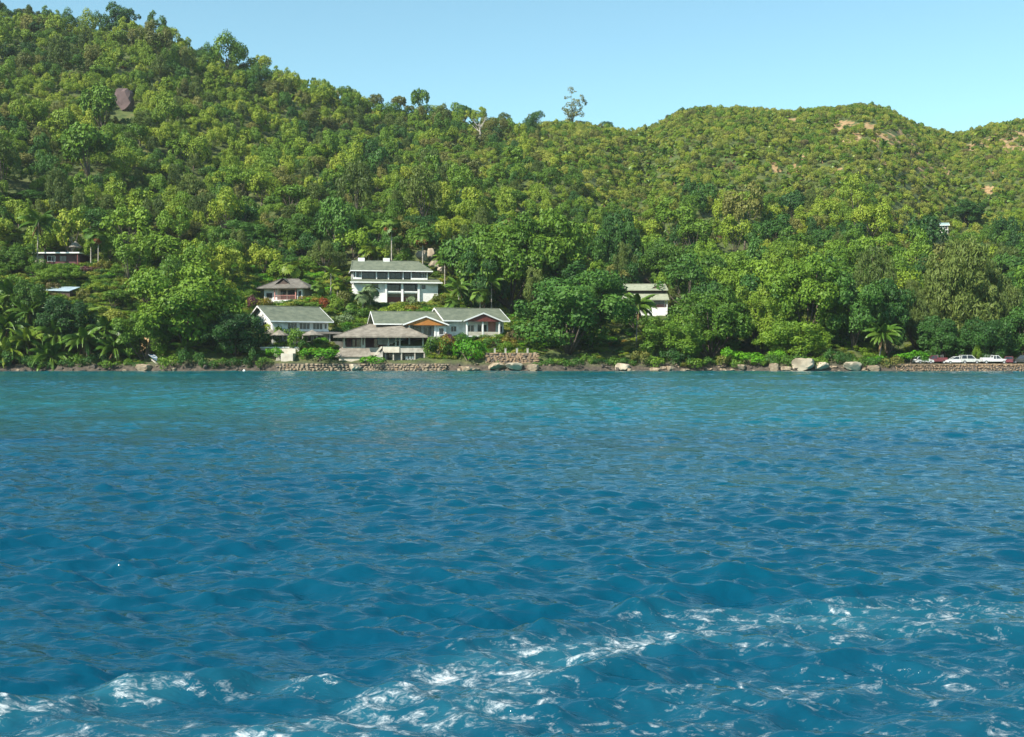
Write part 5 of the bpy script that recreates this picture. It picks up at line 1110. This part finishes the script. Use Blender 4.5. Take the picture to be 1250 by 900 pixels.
# bushes hanging over the rocks along the natural shore
OV = [(-15, 150, 'below the coconut grove'), (152, 176, 'above the brown rock ledge'), (205, 330, 'under the huge dome tree'), (655, 780, 'under the dense waterside tree'), (778, 900, 'under the bright round shore tree'), (925, 1060, 'behind the pale boulders'), (1062, 1098, 'beside the lone palm')]
n_ = 0
for a, b, where in OV:
    px = a + 3
    while px < b:
        w = random.uniform(3.0, 5.6); Y = float(shore(px)) + random.uniform(.9, 2.8); dk = random.random(); mt = 'leaf_dark' if dk < .55 else ('leaf_mid' if dk < .92 else 'leaf_olive'); hh = random.uniform(2.0, 4.2)
        if 160 < px < 200: hh = 1.6
        shrub('%s %s bush overhanging the rocks %s' % ('tall' if hh > 3.1 else 'low', {'leaf_dark': 'dark green', 'leaf_mid': 'mid green', 'leaf_olive': 'olive'}[mt], where), px, 440, Y, w, hh, mt, n_, name='overhanging_bush', cat='bush', group='bushes along the rocky shore', z=.55)
        px += w * 3.6; n_ += 1
# garden ground cover between the houses: low plants nobody could count
def garden_cover():
    src = bpy.data.collections.new('garden_plants'); k = 0; g = np.random.default_rng(77); keys = []
    for mat in ('leaf_mid', 'leaf_yellow', 'leaf_scrub', 'leaf_dark', 'flower_orange', 'leaf_bright'):
        for i in range(2):
            o = bpy.data.objects.new('low_plant_%02d' % k, pmesh('shrub', i, mat)); src.objects.link(o); k += 1
    pts, idx, scl, rot = [], [], [], []; n = 0
    while len(pts) < 7000 and n < 80000:
        n += 1; px = g.uniform(-60, 1330) if n % 3 == 0 else (g.uniform(290, 665) if n % 3 == 1 else g.uniform(-60, 320)); Y = g.uniform(255.5, 318); x = (px - 625) / F * Y
        if px > 1085 and Y < 272: continue
        if any(math.hypot(x - s.x, Y - s.y - 3) < r for s, r in ((SITE['A'], 12), (SITE['B'], 8), (SITE['C'], 9.5), (SITE['D'], 10.5), (SITE['E'], 9.5), (SITE['F'], 9.5), (SITE['G'], 7.5), (SITE['I'], 8))): continue
        if float(soil_mask(np.array(x), np.array(Y))) > .5 and g.random() < .85: continue
        z = gz(x, Y); w = g.uniform(.4, 1.15) if Y > 262 else g.uniform(.3, .7); pts.append((x, Y, z - .1)); idx.append(int(g.choice(6, p=[.34, .16, .22, .18, .03, .07])) * 2 + int(g.integers(0, 2))); scl.append((w, w, w * g.uniform(.5, .9))); rot.append((0, 0, g.uniform(0, 6.28)))
    scatter('garden_ground_cover', 'low mixed green ground cover on the lower slope around the houses', src, pts, idx, scl, rot, 'plants')
garden_cover()
build_forest()

# ------------------------------------------------------------------ humid sea air
hz = MB().box(-3300, 3300, -3300, 3300, -6, 240).part('haze', 'white_wall'); tag(hz, 'thin humid sea air over bay and hill', 'haze', None, 'stuff')
hm = bpy.data.materials.new('sea_air'); hm.use_nodes = True; hn = hm.node_tree; hn.nodes.remove(hn.nodes['Principled BSDF'])
pv = node(hn, 'ShaderNodeVolumePrincipled'); pv.inputs['Color'].default_value = (.86, .93, 1, 1); pv.inputs['Density'].default_value = .00008; pv.inputs['Anisotropy'].default_value = .2
hn.links.new(pv.outputs[0], hn.nodes['Material Output'].inputs['Volume']); hz.data.materials.clear(); hz.data.materials.append(hm)
